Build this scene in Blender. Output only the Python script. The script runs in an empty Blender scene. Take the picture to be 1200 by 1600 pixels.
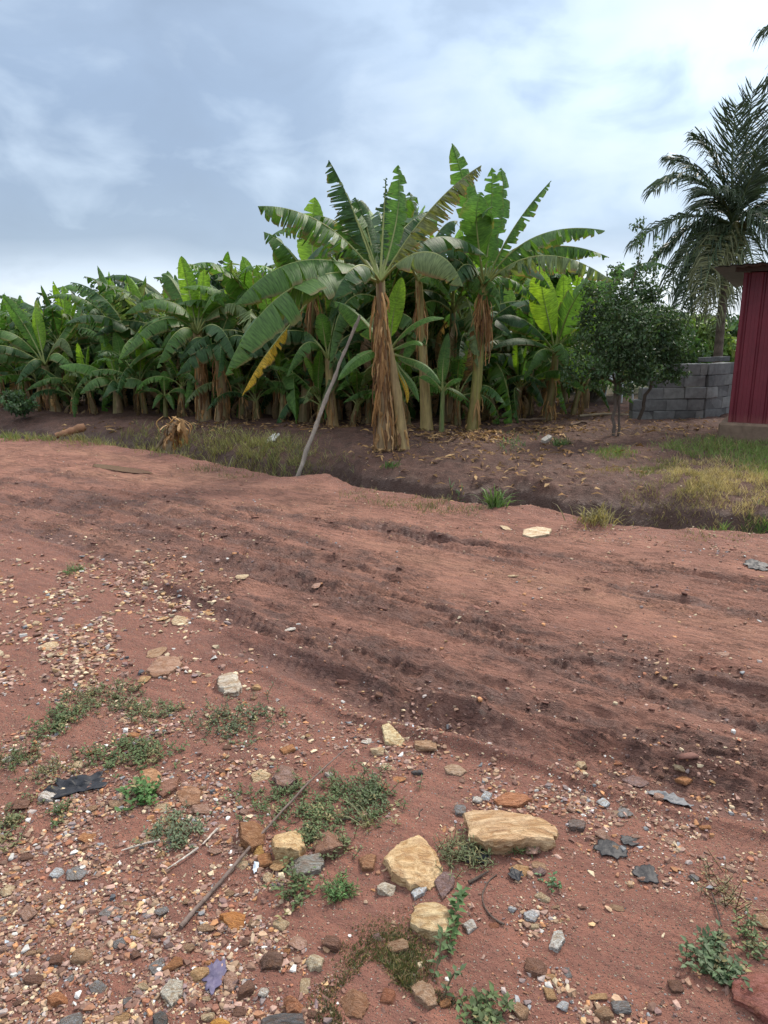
import bpy, bmesh, math, random
import numpy as np
from mathutils import Vector, Matrix, Euler

random.seed(11)
rng = np.random.default_rng(11)
S = bpy.context.scene
COL = S.collection
R = math.radians

# ------------------------------------------------------------------ camera
CH, PITCH, FPX = 1.55, R(13.5), 1150.0
cam = bpy.data.objects.new("camera", bpy.data.cameras.new("camera"))
COL.objects.link(cam)
cam.location = (0, 0, CH)
cam.rotation_euler = (R(90) - PITCH, 0, 0)
cam.data.sensor_fit = 'VERTICAL'
cam.data.sensor_height = 36
cam.data.lens = FPX / 1600 * 36
cam.data.clip_start = 0.05
cam.data.clip_end = 3000
S.camera = cam


def ray(px, py):
    a, b = px - 600.0, 800.0 - py
    return np.array([a, FPX * math.cos(PITCH) + b * math.sin(PITCH), -FPX * math.sin(PITCH) + b * math.cos(PITCH)])


def P(px, py, Y):
    r = ray(px, py)
    return np.array([0, 0, CH]) + r * (Y / r[1])


def G(px, py, z=0.0):
    r = ray(px, py)
    k = (z - CH) / min(r[2], -1e-3)
    return np.array([0, 0, CH]) + r * k


def topx(x, y, z):
    cy = y * math.cos(PITCH) - (z - CH) * math.sin(PITCH)
    cz = y * math.sin(PITCH) + (z - CH) * math.cos(PITCH)
    cy = np.maximum(cy, 1e-3)
    return 600 + FPX * x / cy, 800 - FPX * cz / cy


# ------------------------------------------------------------------ noise
_p = np.random.default_rng(3).permutation(256)
_p = np.concatenate([_p, _p, _p])
_ga = np.random.default_rng(4).uniform(0, 2 * np.pi, 256)
_gx, _gy = np.cos(_ga), np.sin(_ga)


def pn(x, y, seed=0):
    x = np.asarray(x, float) + seed * 17.13
    y = np.asarray(y, float) + seed * 9.71
    xi, yi = np.floor(x).astype(np.int64), np.floor(y).astype(np.int64)
    xf, yf = x - xi, y - yi
    u, v = xf * xf * xf * (xf * (xf * 6 - 15) + 10), yf * yf * yf * (yf * (yf * 6 - 15) + 10)

    def g(i, j, dx, dy):
        h = _p[(_p[(xi + i) & 255] + yi + j) & 255]
        return _gx[h] * dx + _gy[h] * dy
    a, b = g(0, 0, xf, yf), g(1, 0, xf - 1, yf)
    c, d = g(0, 1, xf, yf - 1), g(1, 1, xf - 1, yf - 1)
    return (a + u * (b - a)) * (1 - v) + (c + u * (d - c)) * v


def fbm(x, y, o=4, seed=0):
    s, a = 0, 1.0
    for k in range(o):
        s = s + a * pn(x * 2 ** k, y * 2 ** k, seed + k)
        a *= .5
    return s


def sst(a, b, x):
    t = np.clip((x - a) / (b - a), 0, 1)
    return t * t * (3 - 2 * t)


# ------------------------------------------------------------------ terrain
LIP_PX = [(0, 685), (130, 690), (240, 705), (330, 722), (400, 738), (440, 747), (515, 743), (560, 764), (640, 775), (700, 785),
          (760, 790), (830, 790), (880, 800), (930, 815), (1000, 822), (1060, 828), (1130, 827), (1200, 835)]
_lw = np.array([G(*p)[:2] for p in LIP_PX])
_lx = np.concatenate([[-200, -40, -14], _lw[:, 0], [6, 20, 200]])
_ly = np.concatenate([[60, 26, 15.2], _lw[:, 1], [4.3, -4, -100]])
_o = np.argsort(_lx)
_lx, _ly = _lx[_o], _ly[_o]
_low = np.array([G(*p)[:2] for p in [(-150, 770), (0, 815), (200, 885), (330, 940), (430, 1015), (560, 1090), (800, 1170), (1000, 1225), (1200, 1285), (1500, 1370)]])
_lowx = np.concatenate([[-60, -10], _low[:, 0], [4, 40]])
_lowy = np.concatenate([[50, 12], _low[:, 1], [0.3, -25]])
_oo = np.argsort(_lowx)
_lowx, _lowy = _lowx[_oo], _lowy[_oo]

RUTS = [
    ([(-150, 757), (120, 800), (330, 880), (600, 955), (850, 1035), (1350, 1190)], .12, .030),
    ([(-150, 735), (150, 770), (380, 850), (600, 915), (820, 985), (1350, 1110)], .10, .024),
    ([(480, 815), (700, 852), (860, 872), (1000, 890), (1350, 940)], .075, .042),
    ([(380, 800), (560, 830), (760, 875), (1000, 930), (1350, 1000)], .06, .016),
    ([(350, 1010), (450, 1040), (560, 1095), (700, 1130), (900, 1185), (1350, 1320)], .10, .042),
    ([(250, 930), (400, 985), (560, 1040), (760, 1085), (1000, 1150), (1350, 1260)], .09, .026),
    ([(-150, 790), (60, 830), (200, 880), (330, 925), (480, 985), (640, 1040)], .10, .026),
    ([(60, 735), (300, 790), (480, 850), (640, 905)], .07, .018),
    ([(600, 930), (760, 985), (900, 1030), (1100, 1085), (1350, 1150)], .08, .022),
]
RUTS = [(np.array([G(*p)[:2] for p in pts]), w, d) for pts, w, d in RUTS]
for pts, w, d in RUTS[:9]:
    for o_, f in ((.16, .5), (-.13, .6)):
        RUTS.append((pts + np.array([.57, .82]) * o_, .028, .011 + d * .22 * f))
PATCH = [(150, 785, 1.0), (360, 885, .8), (600, 830, .7), (790, 995, .6), (660, 1095, .7), (470, 1050, .5), (260, 820, .7), (950, 1180, .5), (1130, 1190, .5),
         (430, 900, .5), (700, 850, .5), (880, 1050, .45)]
PATCH = [(G(a, b)[:2], r) for a, b, r in PATCH]


def lipS(x, y):
    return (y - np.interp(x, _lx, _ly)) * .82 + .05 * pn(x * 2.2, y * 2.2, 5) + .02 * pn(x * 7, y * 7, 6)


def terrain(x, y):
    """height plus masks: wet (in the ditch also overhang shade), gravel, organic soil, dry orange soil, ditch distance"""
    x, y = np.asarray(x, float), np.asarray(y, float)
    s = lipS(x, y)
    a, c = x * .82 - y * .57, x * .57 + y * .82
    dist = np.hypot(x, y)
    near = 1 - sst(14, 22, dist)
    M = sst(-.12, .25, y - np.interp(x, _lowx, _lowy) + .25 * pn(x * 1.5, y * 1.5, 8)) * sst(.15, .6, -s)
    z = .035 * fbm(x * .35, y * .35, 2, 20)
    # ditch and far bank
    dep = np.interp(x, [-20, -8, -5, -3, -1.2, 0, 3.2, 6, 30], [.1, .22, .34, .42, .5, .5, .48, .4, .2])
    wid = np.interp(x, [-6, -1, 1, 4], [1.1, 1.0, 1.0, 1.05])
    q = s / wid
    z = z + dep * np.interp(q, [-.35, -.12, 0, .08, .26, .5, .72, .88, 1.0, 1.2, 1.6], [0, .06, .02, -.7, -1.05, -1.1, -1.0, -.70, -.30, -.10, 0])
    z = z + np.interp(q, [.6, 1.5, 3.0, 8, 40], [0, .09, .12, .1, .1])
    far = sst(.3, 1.2, s)
    z = z + far * near * (.06 * fbm(x * 1.6, y * 1.6, 4, 30) + .022 * fbm(x * 9, y * 9, 2, 31))
    bank = np.exp(-((s - .45) / .5) ** 2)
    z = z + bank * near * (.05 * fbm(x * 4, y * 4, 3, 35))
    # ruts
    wet = np.zeros_like(z)
    rut = np.zeros_like(z)
    sel = (y > .5) & (y < 16) & (np.abs(x) < 14)
    xs, ys = x[sel], y[sel]
    zr, wr = np.zeros_like(xs), np.zeros_like(xs)
    for pts, w, d in RUTS:
        best = np.full_like(xs, 9.0)
        along = np.zeros_like(xs)
        side = np.zeros_like(xs)
        acc = 0.0
        for i in range(len(pts) - 1):
            p0, p1 = pts[i], pts[i + 1]
            v = p1 - p0
            L = np.hypot(*v)
            v = v / L
            t = (xs - p0[0]) * v[0] + (ys - p0[1]) * v[1]
            tc = np.clip(t, 0, L)
            dx, dy = xs - p0[0] - v[0] * tc, ys - p0[1] - v[1] * tc
            dd = np.hypot(dx, dy)
            m = dd < best
            best[m] = dd[m]
            along[m] = acc + tc[m]
            side[m] = (dx * v[1] - dy * v[0])[m]
            acc += L
        best = best + .035 * pn(along * 2.3, side * 2, 40) + .03
        amp = np.clip(.75 + 1.2 * pn(along * 1.1, d * 300, 41), .15, 1.6)
        core = np.exp(-(best / w) ** 2)
        zr += -d * 1.15 * amp * core + d * .9 * amp * np.exp(-((best - 1.6 * w) / (.4 * w)) ** 2)
        tread = np.sin(2 * np.pi * (along + np.abs(side) * .6) / .052)
        zr += .0065 * tread * sst(.15, .5, core) * np.clip(.5 + 1.5 * pn(along * 1.7, d * 100, 42), 0, 1)
        wr = np.maximum(wr, core * np.clip(amp, 0, 1.1) * (.8 if w < .03 else 1))
        if w > .03:
            wr = np.maximum(wr, np.exp(-(best / (2.6 * w)) ** 2) * .62 * np.clip(.75 + .8 * pn(along * .6, d * 500, 43), .2, 1))
    for (pc, r) in PATCH:
        g = np.exp(-(((xs - pc[0]) * .82 - (ys - pc[1]) * .57) / (r * .8)) ** 2 - (((xs - pc[0]) * .57 + (ys - pc[1]) * .82) / (r * .28)) ** 2)
        wr = np.maximum(wr, g * .9)
    rut[sel] = zr
    wet[sel] = wr
    z = z + rut * sst(.1, .5, -s)
    n1 = fbm(a * 1.3, c * 5, 3, 50)
    n2 = 1 - np.abs(pn(a * 3.2 + .6 * n1, c * 13, 51)) * 2
    n3 = 1 - np.abs(pn(x * 16, y * 16, 52)) * 2
    churn = np.clip(wet * 1.2 + .25, 0, 1.2)
    n4 = np.clip(pn(x * 11 + n1, y * 11, 57) + .35 * pn(x * 26, y * 26, 58), 0, 1)
    n5 = fbm(a * 7, c * 30, 3, 59)
    z = z + M * near * (.016 * n1 + .014 * n2 * churn + .018 * n3 * churn * np.clip(pn(x * 2, y * 2, 53) + .5, 0, 1) + .012 * n4 * np.clip(wet, 0, 1) + .013 * n5 * (.4 + churn) + .010 * np.abs(pn(x * 30, y * 30, 62)) * (.3 + churn) + .004 * pn(x * 45, y * 45, 54))
    z = z + (1 - M) * (1 - far) * near * (.016 * fbm(x * 2.4, y * 2.4, 3, 55) + .005 * fbm(x * 14, y * 14, 3, 56))
    wet = np.clip(wet * (.72 + .9 * n1 + .5 * n5) + .3 * np.clip(n2 - .3, 0, 1) * M * churn, 0, 1) * sst(.05, .5, -s)
    gravel = (1 - M) * (1 - far) * sst(.02, .2, -s)
    dry = np.clip(.15 + 1.3 * fbm(a * .5, c * 1.4, 3, 60), 0, 1) * M * (1 - wet)
    wet = np.clip(wet + .95 * sst(.02, .12, q) * sst(1.18, .95, q + .1 * pn(x * 5, y * 5, 61)), 0, 1)  # ditch: damp soil and shade under the overhang, both put into this mask
    organic = sst(-.02, .22, s)
    return z, wet, gravel, organic, dry, s


_GRID = []


def H(x, y):
    xs, ys, Z = _GRID
    i = min(max(int(np.searchsorted(xs, x)) - 1, 0), len(xs) - 2)
    j = min(max(int(np.searchsorted(ys, y)) - 1, 0), len(ys) - 2)
    u, v = (x - xs[i]) / (xs[i + 1] - xs[i]), (y - ys[j]) / (ys[j + 1] - ys[j])
    u, v = min(max(u, 0), 1), min(max(v, 0), 1)
    return float((Z[i, j] * (1 - u) + Z[i + 1, j] * u) * (1 - v) + (Z[i, j + 1] * (1 - u) + Z[i + 1, j + 1] * u) * v)


def GT(px, py):
    z = 0.0
    for _ in range(6):
        g = G(px, py, z)
        z = H(g[0], g[1])
    return np.array([g[0], g[1], z])


# ------------------------------------------------------------------ mesh helpers
def mesh_np(name, V, Q=None, T=None, uv=None, col=None, smooth=True):
    me = bpy.data.meshes.new(name)
    V = np.asarray(V, np.float32)
    Q = np.zeros((0, 4), np.int32) if Q is None or len(Q) == 0 else np.asarray(Q, np.int32)
    T = np.zeros((0, 3), np.int32) if T is None or len(T) == 0 else np.asarray(T, np.int32)
    loops = np.concatenate([Q.ravel(), T.ravel()])
    me.vertices.add(len(V))
    me.vertices.foreach_set('co', V.ravel())
    me.loops.add(len(loops))
    me.loops.foreach_set('vertex_index', loops)
    me.polygons.add(len(Q) + len(T))
    st = np.concatenate([np.arange(len(Q)) * 4, len(Q) * 4 + np.arange(len(T)) * 3]).astype(np.int32)
    me.polygons.foreach_set('loop_start', st)
    me.polygons.foreach_set('use_smooth', np.full(len(Q) + len(T), bool(smooth)))
    me.update(calc_edges=True)
    if uv is not None:
        me.uv_layers.new(name='UVMap').data.foreach_set('uv', np.asarray(uv, np.float32)[loops].ravel())
    if col is not None:
        col = np.asarray(col, np.float32)
        if col.shape[1] == 3:
            col = np.concatenate([col, np.ones((len(col), 1), np.float32)], 1)
        me.color_attributes.new('Col', 'FLOAT_COLOR', 'POINT').data.foreach_set('color', col.ravel())
    return me


class Acc:
    def __init__(s):
        s.V, s.Q, s.T, s.U, s.C, s.n = [], [], [], [], [], 0

    def add(s, V, Q=None, T=None, uv=None, col=None):
        V = np.asarray(V, float).reshape(-1, 3)
        if Q is not None and len(Q):
            s.Q.append(np.asarray(Q, int) + s.n)
        if T is not None and len(T):
            s.T.append(np.asarray(T, int) + s.n)
        s.V.append(V)
        s.U.append(np.zeros((len(V), 2)) if uv is None else np.asarray(uv, float))
        c = np.ones((len(V), 3)) if col is None else np.asarray(col, float)
        s.C.append(np.tile(c, (len(V), 1)) if c.ndim == 1 else c)
        s.n += len(V)

    def mesh(s, name, off=None, smooth=True):
        V = np.concatenate(s.V)
        if off is not None:
            V = V - np.asarray(off)
        return mesh_np(name, V, np.concatenate(s.Q) if s.Q else None, np.concatenate(s.T) if s.T else None,
                       np.concatenate(s.U), np.concatenate(s.C), smooth)


def grid_faces(nu, nv):
    i = np.arange(nu - 1)[:, None] * nv + np.arange(nv - 1)[None, :]
    return np.stack([i, i + nv, i + nv + 1, i + 1], -1).reshape(-1, 4)


def put(name, me, mat=None, parent=None, loc=None, color=None):
    o = bpy.data.objects.new(name, me)
    COL.objects.link(o)
    if mat is not None and me is not None and not me.materials:
        me.materials.append(mat)
    if parent is not None:
        o.parent = parent
    if loc is not None:
        o.location = loc
    if color is not None:
        o.color = tuple(color) if len(color) == 4 else (*color, 1)
    return o


def thing(name, label, cat, loc=(0, 0, 0), group=None):
    o = put(name, None, loc=loc)
    return tag(o, label, cat, group)


def tag(o, label=None, cat=None, group=None, kind=None):
    if label:
        o['label'] = label
    if cat:
        o['category'] = cat
    if group:
        o['group'] = group
    if kind:
        o['kind'] = kind
    return o


def unit(v):
    v = np.asarray(v, float)
    return v / max(np.linalg.norm(v), 1e-9)


def bez(p, n):
    p = [np.asarray(q, float) for q in p]
    t = np.linspace(0, 1, n)[:, None]
    if len(p) == 3:
        return (1 - t) ** 2 * p[0] + 2 * t * (1 - t) * p[1] + t * t * p[2]
    return (1 - t) ** 3 * p[0] + 3 * t * (1 - t) ** 2 * p[1] + 3 * t * t * (1 - t) * p[2] + t ** 3 * p[3]


def tube(acc, C, rad, ns=8, col=None, cap=True, flat=1.0, jitter=0.0, uvlen=True):
    C = np.asarray(C, float)
    n = len(C)
    rad = np.broadcast_to(np.asarray(rad, float), (n,))
    Tn = np.gradient(C, axis=0)
    Tn /= np.maximum(np.linalg.norm(Tn, axis=1, keepdims=True), 1e-9)
    ref = np.array([0, 1.0, 0]) if abs(Tn[0][1]) < .8 else np.array([1.0, 0, 0])
    s = np.cross(Tn, ref)
    s /= np.maximum(np.linalg.norm(s, axis=1, keepdims=True), 1e-9)
    b = np.cross(s, Tn)
    th = np.linspace(0, 2 * np.pi, ns + 1)
    rr = rad[:, None] * np.ones(ns + 1)[None]
    if jitter:
        j = 1 + jitter * rng.normal(size=(n, ns + 1))
        j[:, -1] = j[:, 0]
        rr = rr * j
    V = C[:, None] + s[:, None] * (np.cos(th) * rr)[..., None] + b[:, None] * (np.sin(th) * rr * flat)[..., None]
    L = np.concatenate([[0], np.cumsum(np.linalg.norm(np.diff(C, axis=0), axis=1))])
    uv = np.stack([np.broadcast_to(th / (2 * np.pi), (n, ns + 1)), np.broadcast_to(L[:, None], (n, ns + 1))], -1)
    if col is not None:
        col = np.asarray(col, float)
        if col.ndim == 2 and len(col) == n:
            col = np.repeat(col, ns + 1, 0)
    acc.add(V.reshape(-1, 3), grid_faces(n, ns + 1)[:, ::-1], None, uv.reshape(-1, 2), col)
    if cap:
        for k in (0, -1):
            ring = V[k, :-1]
            cc = ring.mean(0)
            T = [[0, 1 + i, 1 + (i + 1) % ns] if k == 0 else [0, 1 + (i + 1) % ns, 1 + i] for i in range(ns)]
            c2 = None
            if col is not None:
                c2 = col if col.ndim == 1 else col.reshape(-1, 3)[0 if k == 0 else -1]
            acc.add(np.vstack([cc, ring]), None, T, None, c2)


# ------------------------------------------------------------------ materials
class NT:
    def __init__(s, name):
        s.m = bpy.data.materials.new(name)
        s.m.use_nodes = True
        s.t = s.m.node_tree
        s.t.nodes.clear()
        s.out = s.t.nodes.new('ShaderNodeOutputMaterial')

    def n(s, typ, ins=None, **props):
        nd = s.t.nodes.new(typ)
        for k, v in props.items():
            setattr(nd, k, v)
        for k, v in (ins or {}).items():
            s.set(nd, k, v)
        return nd

    def set(s, nd, k, v):
        sock = nd.inputs[k]
        if isinstance(v, bpy.types.NodeSocket):
            s.t.links.new(v, sock)
        else:
            sock.default_value = v

    def noise(s, vec, scale, detail=4, rough=.55, dist=0):
        return s.n('ShaderNodeTexNoise', {'Vector': vec, 'Scale': scale, 'Detail': detail, 'Roughness': rough, 'Distortion': dist}).outputs['Fac']

    def math(s, op, a, b=0.0, c=None, clamp=False):
        nd = s.n('ShaderNodeMath', operation=op, use_clamp=clamp)
        s.set(nd, 0, a)
        s.set(nd, 1, b)
        if c is not None:
            s.set(nd, 2, c)
        return nd.outputs[0]

    def mix(s, f, a, b, mode='MIX'):
        nd = s.n('ShaderNodeMix', data_type='RGBA', blend_type=mode, clamp_factor=True)
        s.set(nd, 0, f)
        for k, v in ((6, a), (7, b)):
            s.set(nd, k, v if isinstance(v, bpy.types.NodeSocket) else (*v, 1) if len(v) == 3 else v)
        return nd.outputs[2]

    def ramp(s, f, stops, interp='LINEAR'):
        nd = s.n('ShaderNodeValToRGB', {'Fac': f})
        nd.color_ramp.interpolation = interp
        e = nd.color_ramp.elements
        while len(e) < len(stops):
            e.new(.5)
        for el, (p, c) in zip(e, stops):
            el.position = p
            el.color = (*c, 1) if not isinstance(c, (int, float)) else (c, c, c, 1)
        return nd.outputs['Color']

    def range(s, v, a, b, c=0.0, d=1.0):
        return s.n('ShaderNodeMapRange', {'Value': v, 'From Min': a, 'From Max': b, 'To Min': c, 'To Max': d}).outputs[0]

    def bump(s, h, strength=.5, dist=.01, normal=None):
        i = {'Height': h, 'Strength': strength, 'Distance': dist}
        if normal is not None:
            i['Normal'] = normal
        return s.n('ShaderNodeBump', i).outputs[0]

    def obj(s):
        return s.n('ShaderNodeTexCoord').outputs['Object']

    def pos(s):
        return s.n('ShaderNodeNewGeometry').outputs['Position']

    def pbr(s, base, rough=.8, normal=None, spec=.3, **kw):
        i = {'Base Color': base if isinstance(base, bpy.types.NodeSocket) else (*base, 1), 'Roughness': rough, 'Specular IOR Level': spec}
        if normal is not None:
            i['Normal'] = normal
        i.update(kw)
        return s.n('ShaderNodeBsdfPrincipled', i).outputs[0]

    def done(s, sh):
        s.t.links.new(sh, s.out.inputs['Surface'])
        return s.m


def mat_ground(name):
    n = NT(name)
    p = n.pos()
    at = n.n('ShaderNodeAttribute', attribute_name='Col')
    sp = n.n('ShaderNodeSeparateColor', {'Color': at.outputs['Color']})
    wet, grav, org = sp.outputs[0], sp.outputs[1], sp.outputs[2]
    dry = at.outputs['Alpha']
    rot = n.n('ShaderNodeMapping', {'Vector': p, 'Rotation': (0, 0, R(34.8))}).outputs[0]
    strk2 = n.noise(n.n('ShaderNodeMapping', {'Vector': rot, 'Scale': (5, 42, 1)}).outputs[0], 1.5, 5, .65, .6)
    strk = n.noise(n.n('ShaderNodeMapping', {'Vector': rot, 'Scale': (2.2, 15, 1)}).outputs[0], 1.6, 6, .68, .5)
    big = n.noise(p, 1.3, 5, .6)
    mid = n.noise(p, 9, 6, .65)
    fine = n.noise(p, 70, 5, .7)
    base = n.mix(n.range(big, .3, .7), (.275, .117, .078), (.375, .172, .115))
    base = n.mix(n.math('MULTIPLY', dry, n.range(mid, .3, .65), clamp=True), base, (.42, .215, .130))
    wm = n.range(n.math('ADD', n.math('MULTIPLY', wet, 1.15), n.math('MULTIPLY_ADD', strk, 1.3, n.math('MULTIPLY_ADD', strk2, .7, -1.0))), .25, .55)
    base = n.mix(n.range(strk, .40, .60, .6, 0), base, (.125, .057, .044))
    crev = n.math('MULTIPLY', n.range(n.math('ABSOLUTE', n.math('SUBTRACT', strk2, .5)), 0, .022, 1, 0), n.range(n.noise(p, 3.1, 3), .46, .6))
    road = n.math('SUBTRACT', 1.0, n.math('ADD', grav, org, clamp=True))
    crev = n.math('MULTIPLY', crev, road)
    base = n.mix(n.math('MULTIPLY', crev, .6), base, (.085, .038, .031))
    base = n.mix(n.math('MULTIPLY', wm, n.range(mid, .25, .6, .5, .95), clamp=True), base, (.100, .047, .037))
    base = n.mix(n.math('MULTIPLY', grav, n.range(mid, .4, .7, 0, .6)), base, (.205, .098, .076))
    dark = n.mix(n.range(mid, .36, .64), (.032, .017, .013), (.092, .044, .033))
    dark = n.mix(n.range(n.noise(p, 24, 5, .7), .52, .68, 0, .7), dark, (.155, .080, .056))
    dark = n.mix(n.range(n.noise(p, 2.3, 4), .5, .68, 0, .6), dark, (.115, .055, .038))
    plen = n.n('ShaderNodeVectorMath', {0: p}, operation='LENGTH').outputs['Value']
    dark = n.mix(n.range(n.math('MULTIPLY_ADD', mid, 6.0, plen), 20, 25), dark, (.055, .080, .028))
    dark = n.mix(n.math('MULTIPLY', wet, org, clamp=True), dark, (.040, .022, .017))  # ditch colour darkened for damp soil and for the overhang's shade
    base = n.mix(org, base, dark)
    off = n.math('SUBTRACT', n.math('SUBTRACT', 1.0, road), org, clamp=True)
    base = n.mix(off, base, n.mix(1.0, base, (.84, .77, .77), 'MULTIPLY'))
    base = n.mix(n.range(fine, .3, .7, 0, .45), base, n.mix(.5, base, (.33, .19, .14)))
    # grit: small stones as Voronoi cells where the soil is gravelly
    h = n.math('MULTIPLY', fine, .6)
    for sc, thr, k in ((95, .30, .9), (190, .34, .8)):
        v = n.n('ShaderNodeTexVoronoi', {'Vector': p, 'Scale': sc, 'Randomness': 1.0})
        m = n.math('LESS_THAN', v.outputs['Distance'], thr)
        vc = n.n('ShaderNodeSeparateColor', {'Color': v.outputs['Color']})
        stone = n.ramp(vc.outputs[0], [(0, (.16, .085, .065)), (.35, (.28, .15, .11)), (.6, (.40, .26, .19)), (.8, (.50, .33, .20)), (.93, (.6, .52, .44)), (1, (.3, .3, .31))])
        pick = n.math('LESS_THAN', vc.outputs[1], n.math('MULTIPLY_ADD', n.math('MULTIPLY', grav, n.range(big, .3, .6, .35, 1)), .62 * k, n.math('MULTIPLY_ADD', org, .02, .035)))
        mm = n.math('MULTIPLY', n.math('MULTIPLY', m, pick), n.math('SUBTRACT', 1.0, wet, clamp=True))
        base = n.mix(mm, base, stone)
        h = n.math('MULTIPLY_ADD', n.math('MULTIPLY', mm, n.math('SUBTRACT', thr, v.outputs['Distance'])), 3.0, h)
    h = n.math('MULTIPLY_ADD', mid, 1.6, h)
    h = n.math('MULTIPLY_ADD', crev, -1.2, h)
    h = n.math('MULTIPLY_ADD', n.math('MULTIPLY', road, n.math('MULTIPLY_ADD', strk, 1.2, strk2)), 1.0, h)
    nm = n.bump(h, 1.0, .024)
    rough = n.range(n.math('MULTIPLY', wet, n.range(mid, .35, .65)), 0, 1, .86, .34)
    return n.done(n.pbr(base, rough, nm, .28))


def mat_leaf(name, trans=.34, rough=.5):
    n = NT(name)
    oi = n.n('ShaderNodeObjectInfo')
    uv = n.n('ShaderNodeTexCoord').outputs['UV']
    mp = n.n('ShaderNodeMapping', {'Vector': uv, 'Scale': (2.0, 42.0, 1.0)})
    vein = n.noise(mp.outputs[0], 1.0, 3, .6)
    p = n.obj()
    blot = n.noise(p, 3.0, 4, .6)
    su = n.n('ShaderNodeSeparateXYZ', {'Vector': uv})
    tint = oi.outputs['Color']
    c = n.mix(n.range(vein, .3, .7), n.mix(1.0, tint, (.46, .50, .46), 'MULTIPLY'), n.mix(1.0, tint, (1.5, 1.42, 1.5), 'MULTIPLY'))
    c = n.mix(n.range(blot, .62, .78, 0, .55), c, n.mix(.6, tint, (.20, .19, .05)))
    edge = n.math('MULTIPLY', n.range(n.math('ADD', su.outputs[0], n.math('MULTIPLY', blot, .35)), 1.0, 1.16), oi.outputs['Alpha'], clamp=True)
    c = n.mix(edge, c, (.20, .125, .055))
    pale = n.range(su.outputs[0], 0, .06, 1, 0)
    c = n.mix(n.math('MULTIPLY', pale, .5), c, n.mix(.5, tint, (.3, .38, .12)))
    nm = n.bump(vein, .6, .012)
    a = n.pbr(c, rough, nm, .3)
    tr = n.n('ShaderNodeBsdfTranslucent', {'Color': n.mix(1.0, c, (1.7, 1.75, .9), 'MULTIPLY')}).outputs[0]
    return n.done(n.n('ShaderNodeMixShader', {0: trans, 1: a, 2: tr}).outputs[0])


def mat_vcol(name, rough=.8, scale=30, amt=.35, bump=.4, trans=0.0, spec=.3, stretch=(1, 1, 1), objtint=False, bdist=.01):
    """vertex colour (the thing's own colour) broken up by noise"""
    n = NT(name)
    p = n.n('ShaderNodeMapping', {'Vector': n.obj(), 'Scale': stretch}).outputs[0]
    c = n.n('ShaderNodeObjectInfo').outputs['Color'] if objtint else n.n('ShaderNodeAttribute', attribute_name='Col').outputs['Color']
    ns = n.noise(p, scale, 5, .65)
    k = n.range(ns, .25, .75, 1 - amt, 1 + amt)
    kk = n.n('ShaderNodeCombineColor', {0: k, 1: k, 2: k}).outputs[0]
    c = n.mix(1.0, c, kk, 'MULTIPLY')
    sh = n.pbr(c, rough, n.bump(ns, bump, bdist), spec)
    if trans:
        tr = n.n('ShaderNodeBsdfTranslucent', {'Color': n.mix(1.0, c, (1.5, 1.6, .9), 'MULTIPLY')}).outputs[0]
        sh = n.n('ShaderNodeMixShader', {0: trans, 1: sh, 2: tr}).outputs[0]
    return n.done(sh)


def mat_stone(name):
    n = NT(name)
    oi = n.n('ShaderNodeObjectInfo')
    off = n.n('ShaderNodeVectorMath', {0: n.obj(), 1: n.n('ShaderNodeCombineXYZ', {0: n.math('MULTIPLY', oi.outputs['Random'], 50)}).outputs[0]}, operation='ADD').outputs[0]
    g = n.n('ShaderNodeTexCoord').outputs['Generated']
    gg = n.n('ShaderNodeVectorMath', {0: g, 1: n.n('ShaderNodeCombineXYZ', {0: n.math('MULTIPLY', oi.outputs['Random'], 50)}).outputs[0]}, operation='ADD').outputs[0]
    st = n.noise(n.n('ShaderNodeMapping', {'Vector': gg, 'Scale': (1.2, 3.4, 3.4), 'Rotation': (.3, .2, .5)}).outputs[0], 2.2, 7, .7, .9)
    fi = n.noise(gg, 11, 6, .75)
    mi = n.noise(gg, 3.3, 5, .6)
    c = oi.outputs['Color']
    c2 = n.mix(n.range(st, .40, .60, 0, 1), n.mix(1.0, c, (.78, .64, .50), 'MULTIPLY'), n.mix(1.0, c, (1.3, 1.32, 1.32), 'MULTIPLY'))
    c2 = n.mix(n.range(mi, .54, .70, 0, .6), c2, n.mix(.6, c, (.34, .15, .06)))
    c2 = n.mix(n.range(fi, .56, .70, 0, .45), c2, n.mix(1.0, c, (.5, .43, .39), 'MULTIPLY'))
    z = n.n('ShaderNodeSeparateXYZ', {'Vector': g}).outputs[2]
    soil = n.range(n.math('MULTIPLY_ADD', mi, .75, n.math('MULTIPLY_ADD', fi, .3, z)), .72, 1.0, .9, .0)
    c2 = n.mix(n.range(n.noise(gg, 5, 6, .7), .45, .75, 0, .45), c2, (.26, .13, .09))
    c2 = n.mix(soil, c2, (.20, .092, .066))
    h = n.math('MULTIPLY_ADD', fi, .7, n.math('MULTIPLY_ADD', st, 1.2, n.math('MULTIPLY', mi, .9)))
    return n.done(n.pbr(c2, .8, n.bump(h, 1.0, .016), .25))


M_GROUND = mat_ground('red_soil')
M_LEAF = mat_leaf('banana_leaf')
M_RIB = mat_vcol('leaf_rib', .5, 20, .2, .2, objtint=True)
M_STEM = mat_vcol('banana_stem', .6, 7, .4, .5, stretch=(5, 5, .7))
M_DRY = mat_vcol('dry_sheath', .85, 14, .45, .6, trans=.12, stretch=(3, 3, .8))
M_BARK = mat_vcol('bark', .9, 22, .4, .7, stretch=(1, 1, .5))
M_FOL = mat_vcol('foliage', .5, 6, .3, .2, trans=.25, spec=.4)
M_FROND = mat_vcol('palm_frond', .5, 4, .3, .1, trans=.15, spec=.3)
M_GRASS = mat_vcol('grass_blade', .6, 12, .3, .1, trans=.25)
M_WEED = mat_vcol('weed_leaf', .55, 30, .3, .2, trans=.2)
M_PEB = mat_vcol('pebble', .8, 120, .35, .4, spec=.3, bdist=.003)
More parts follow.
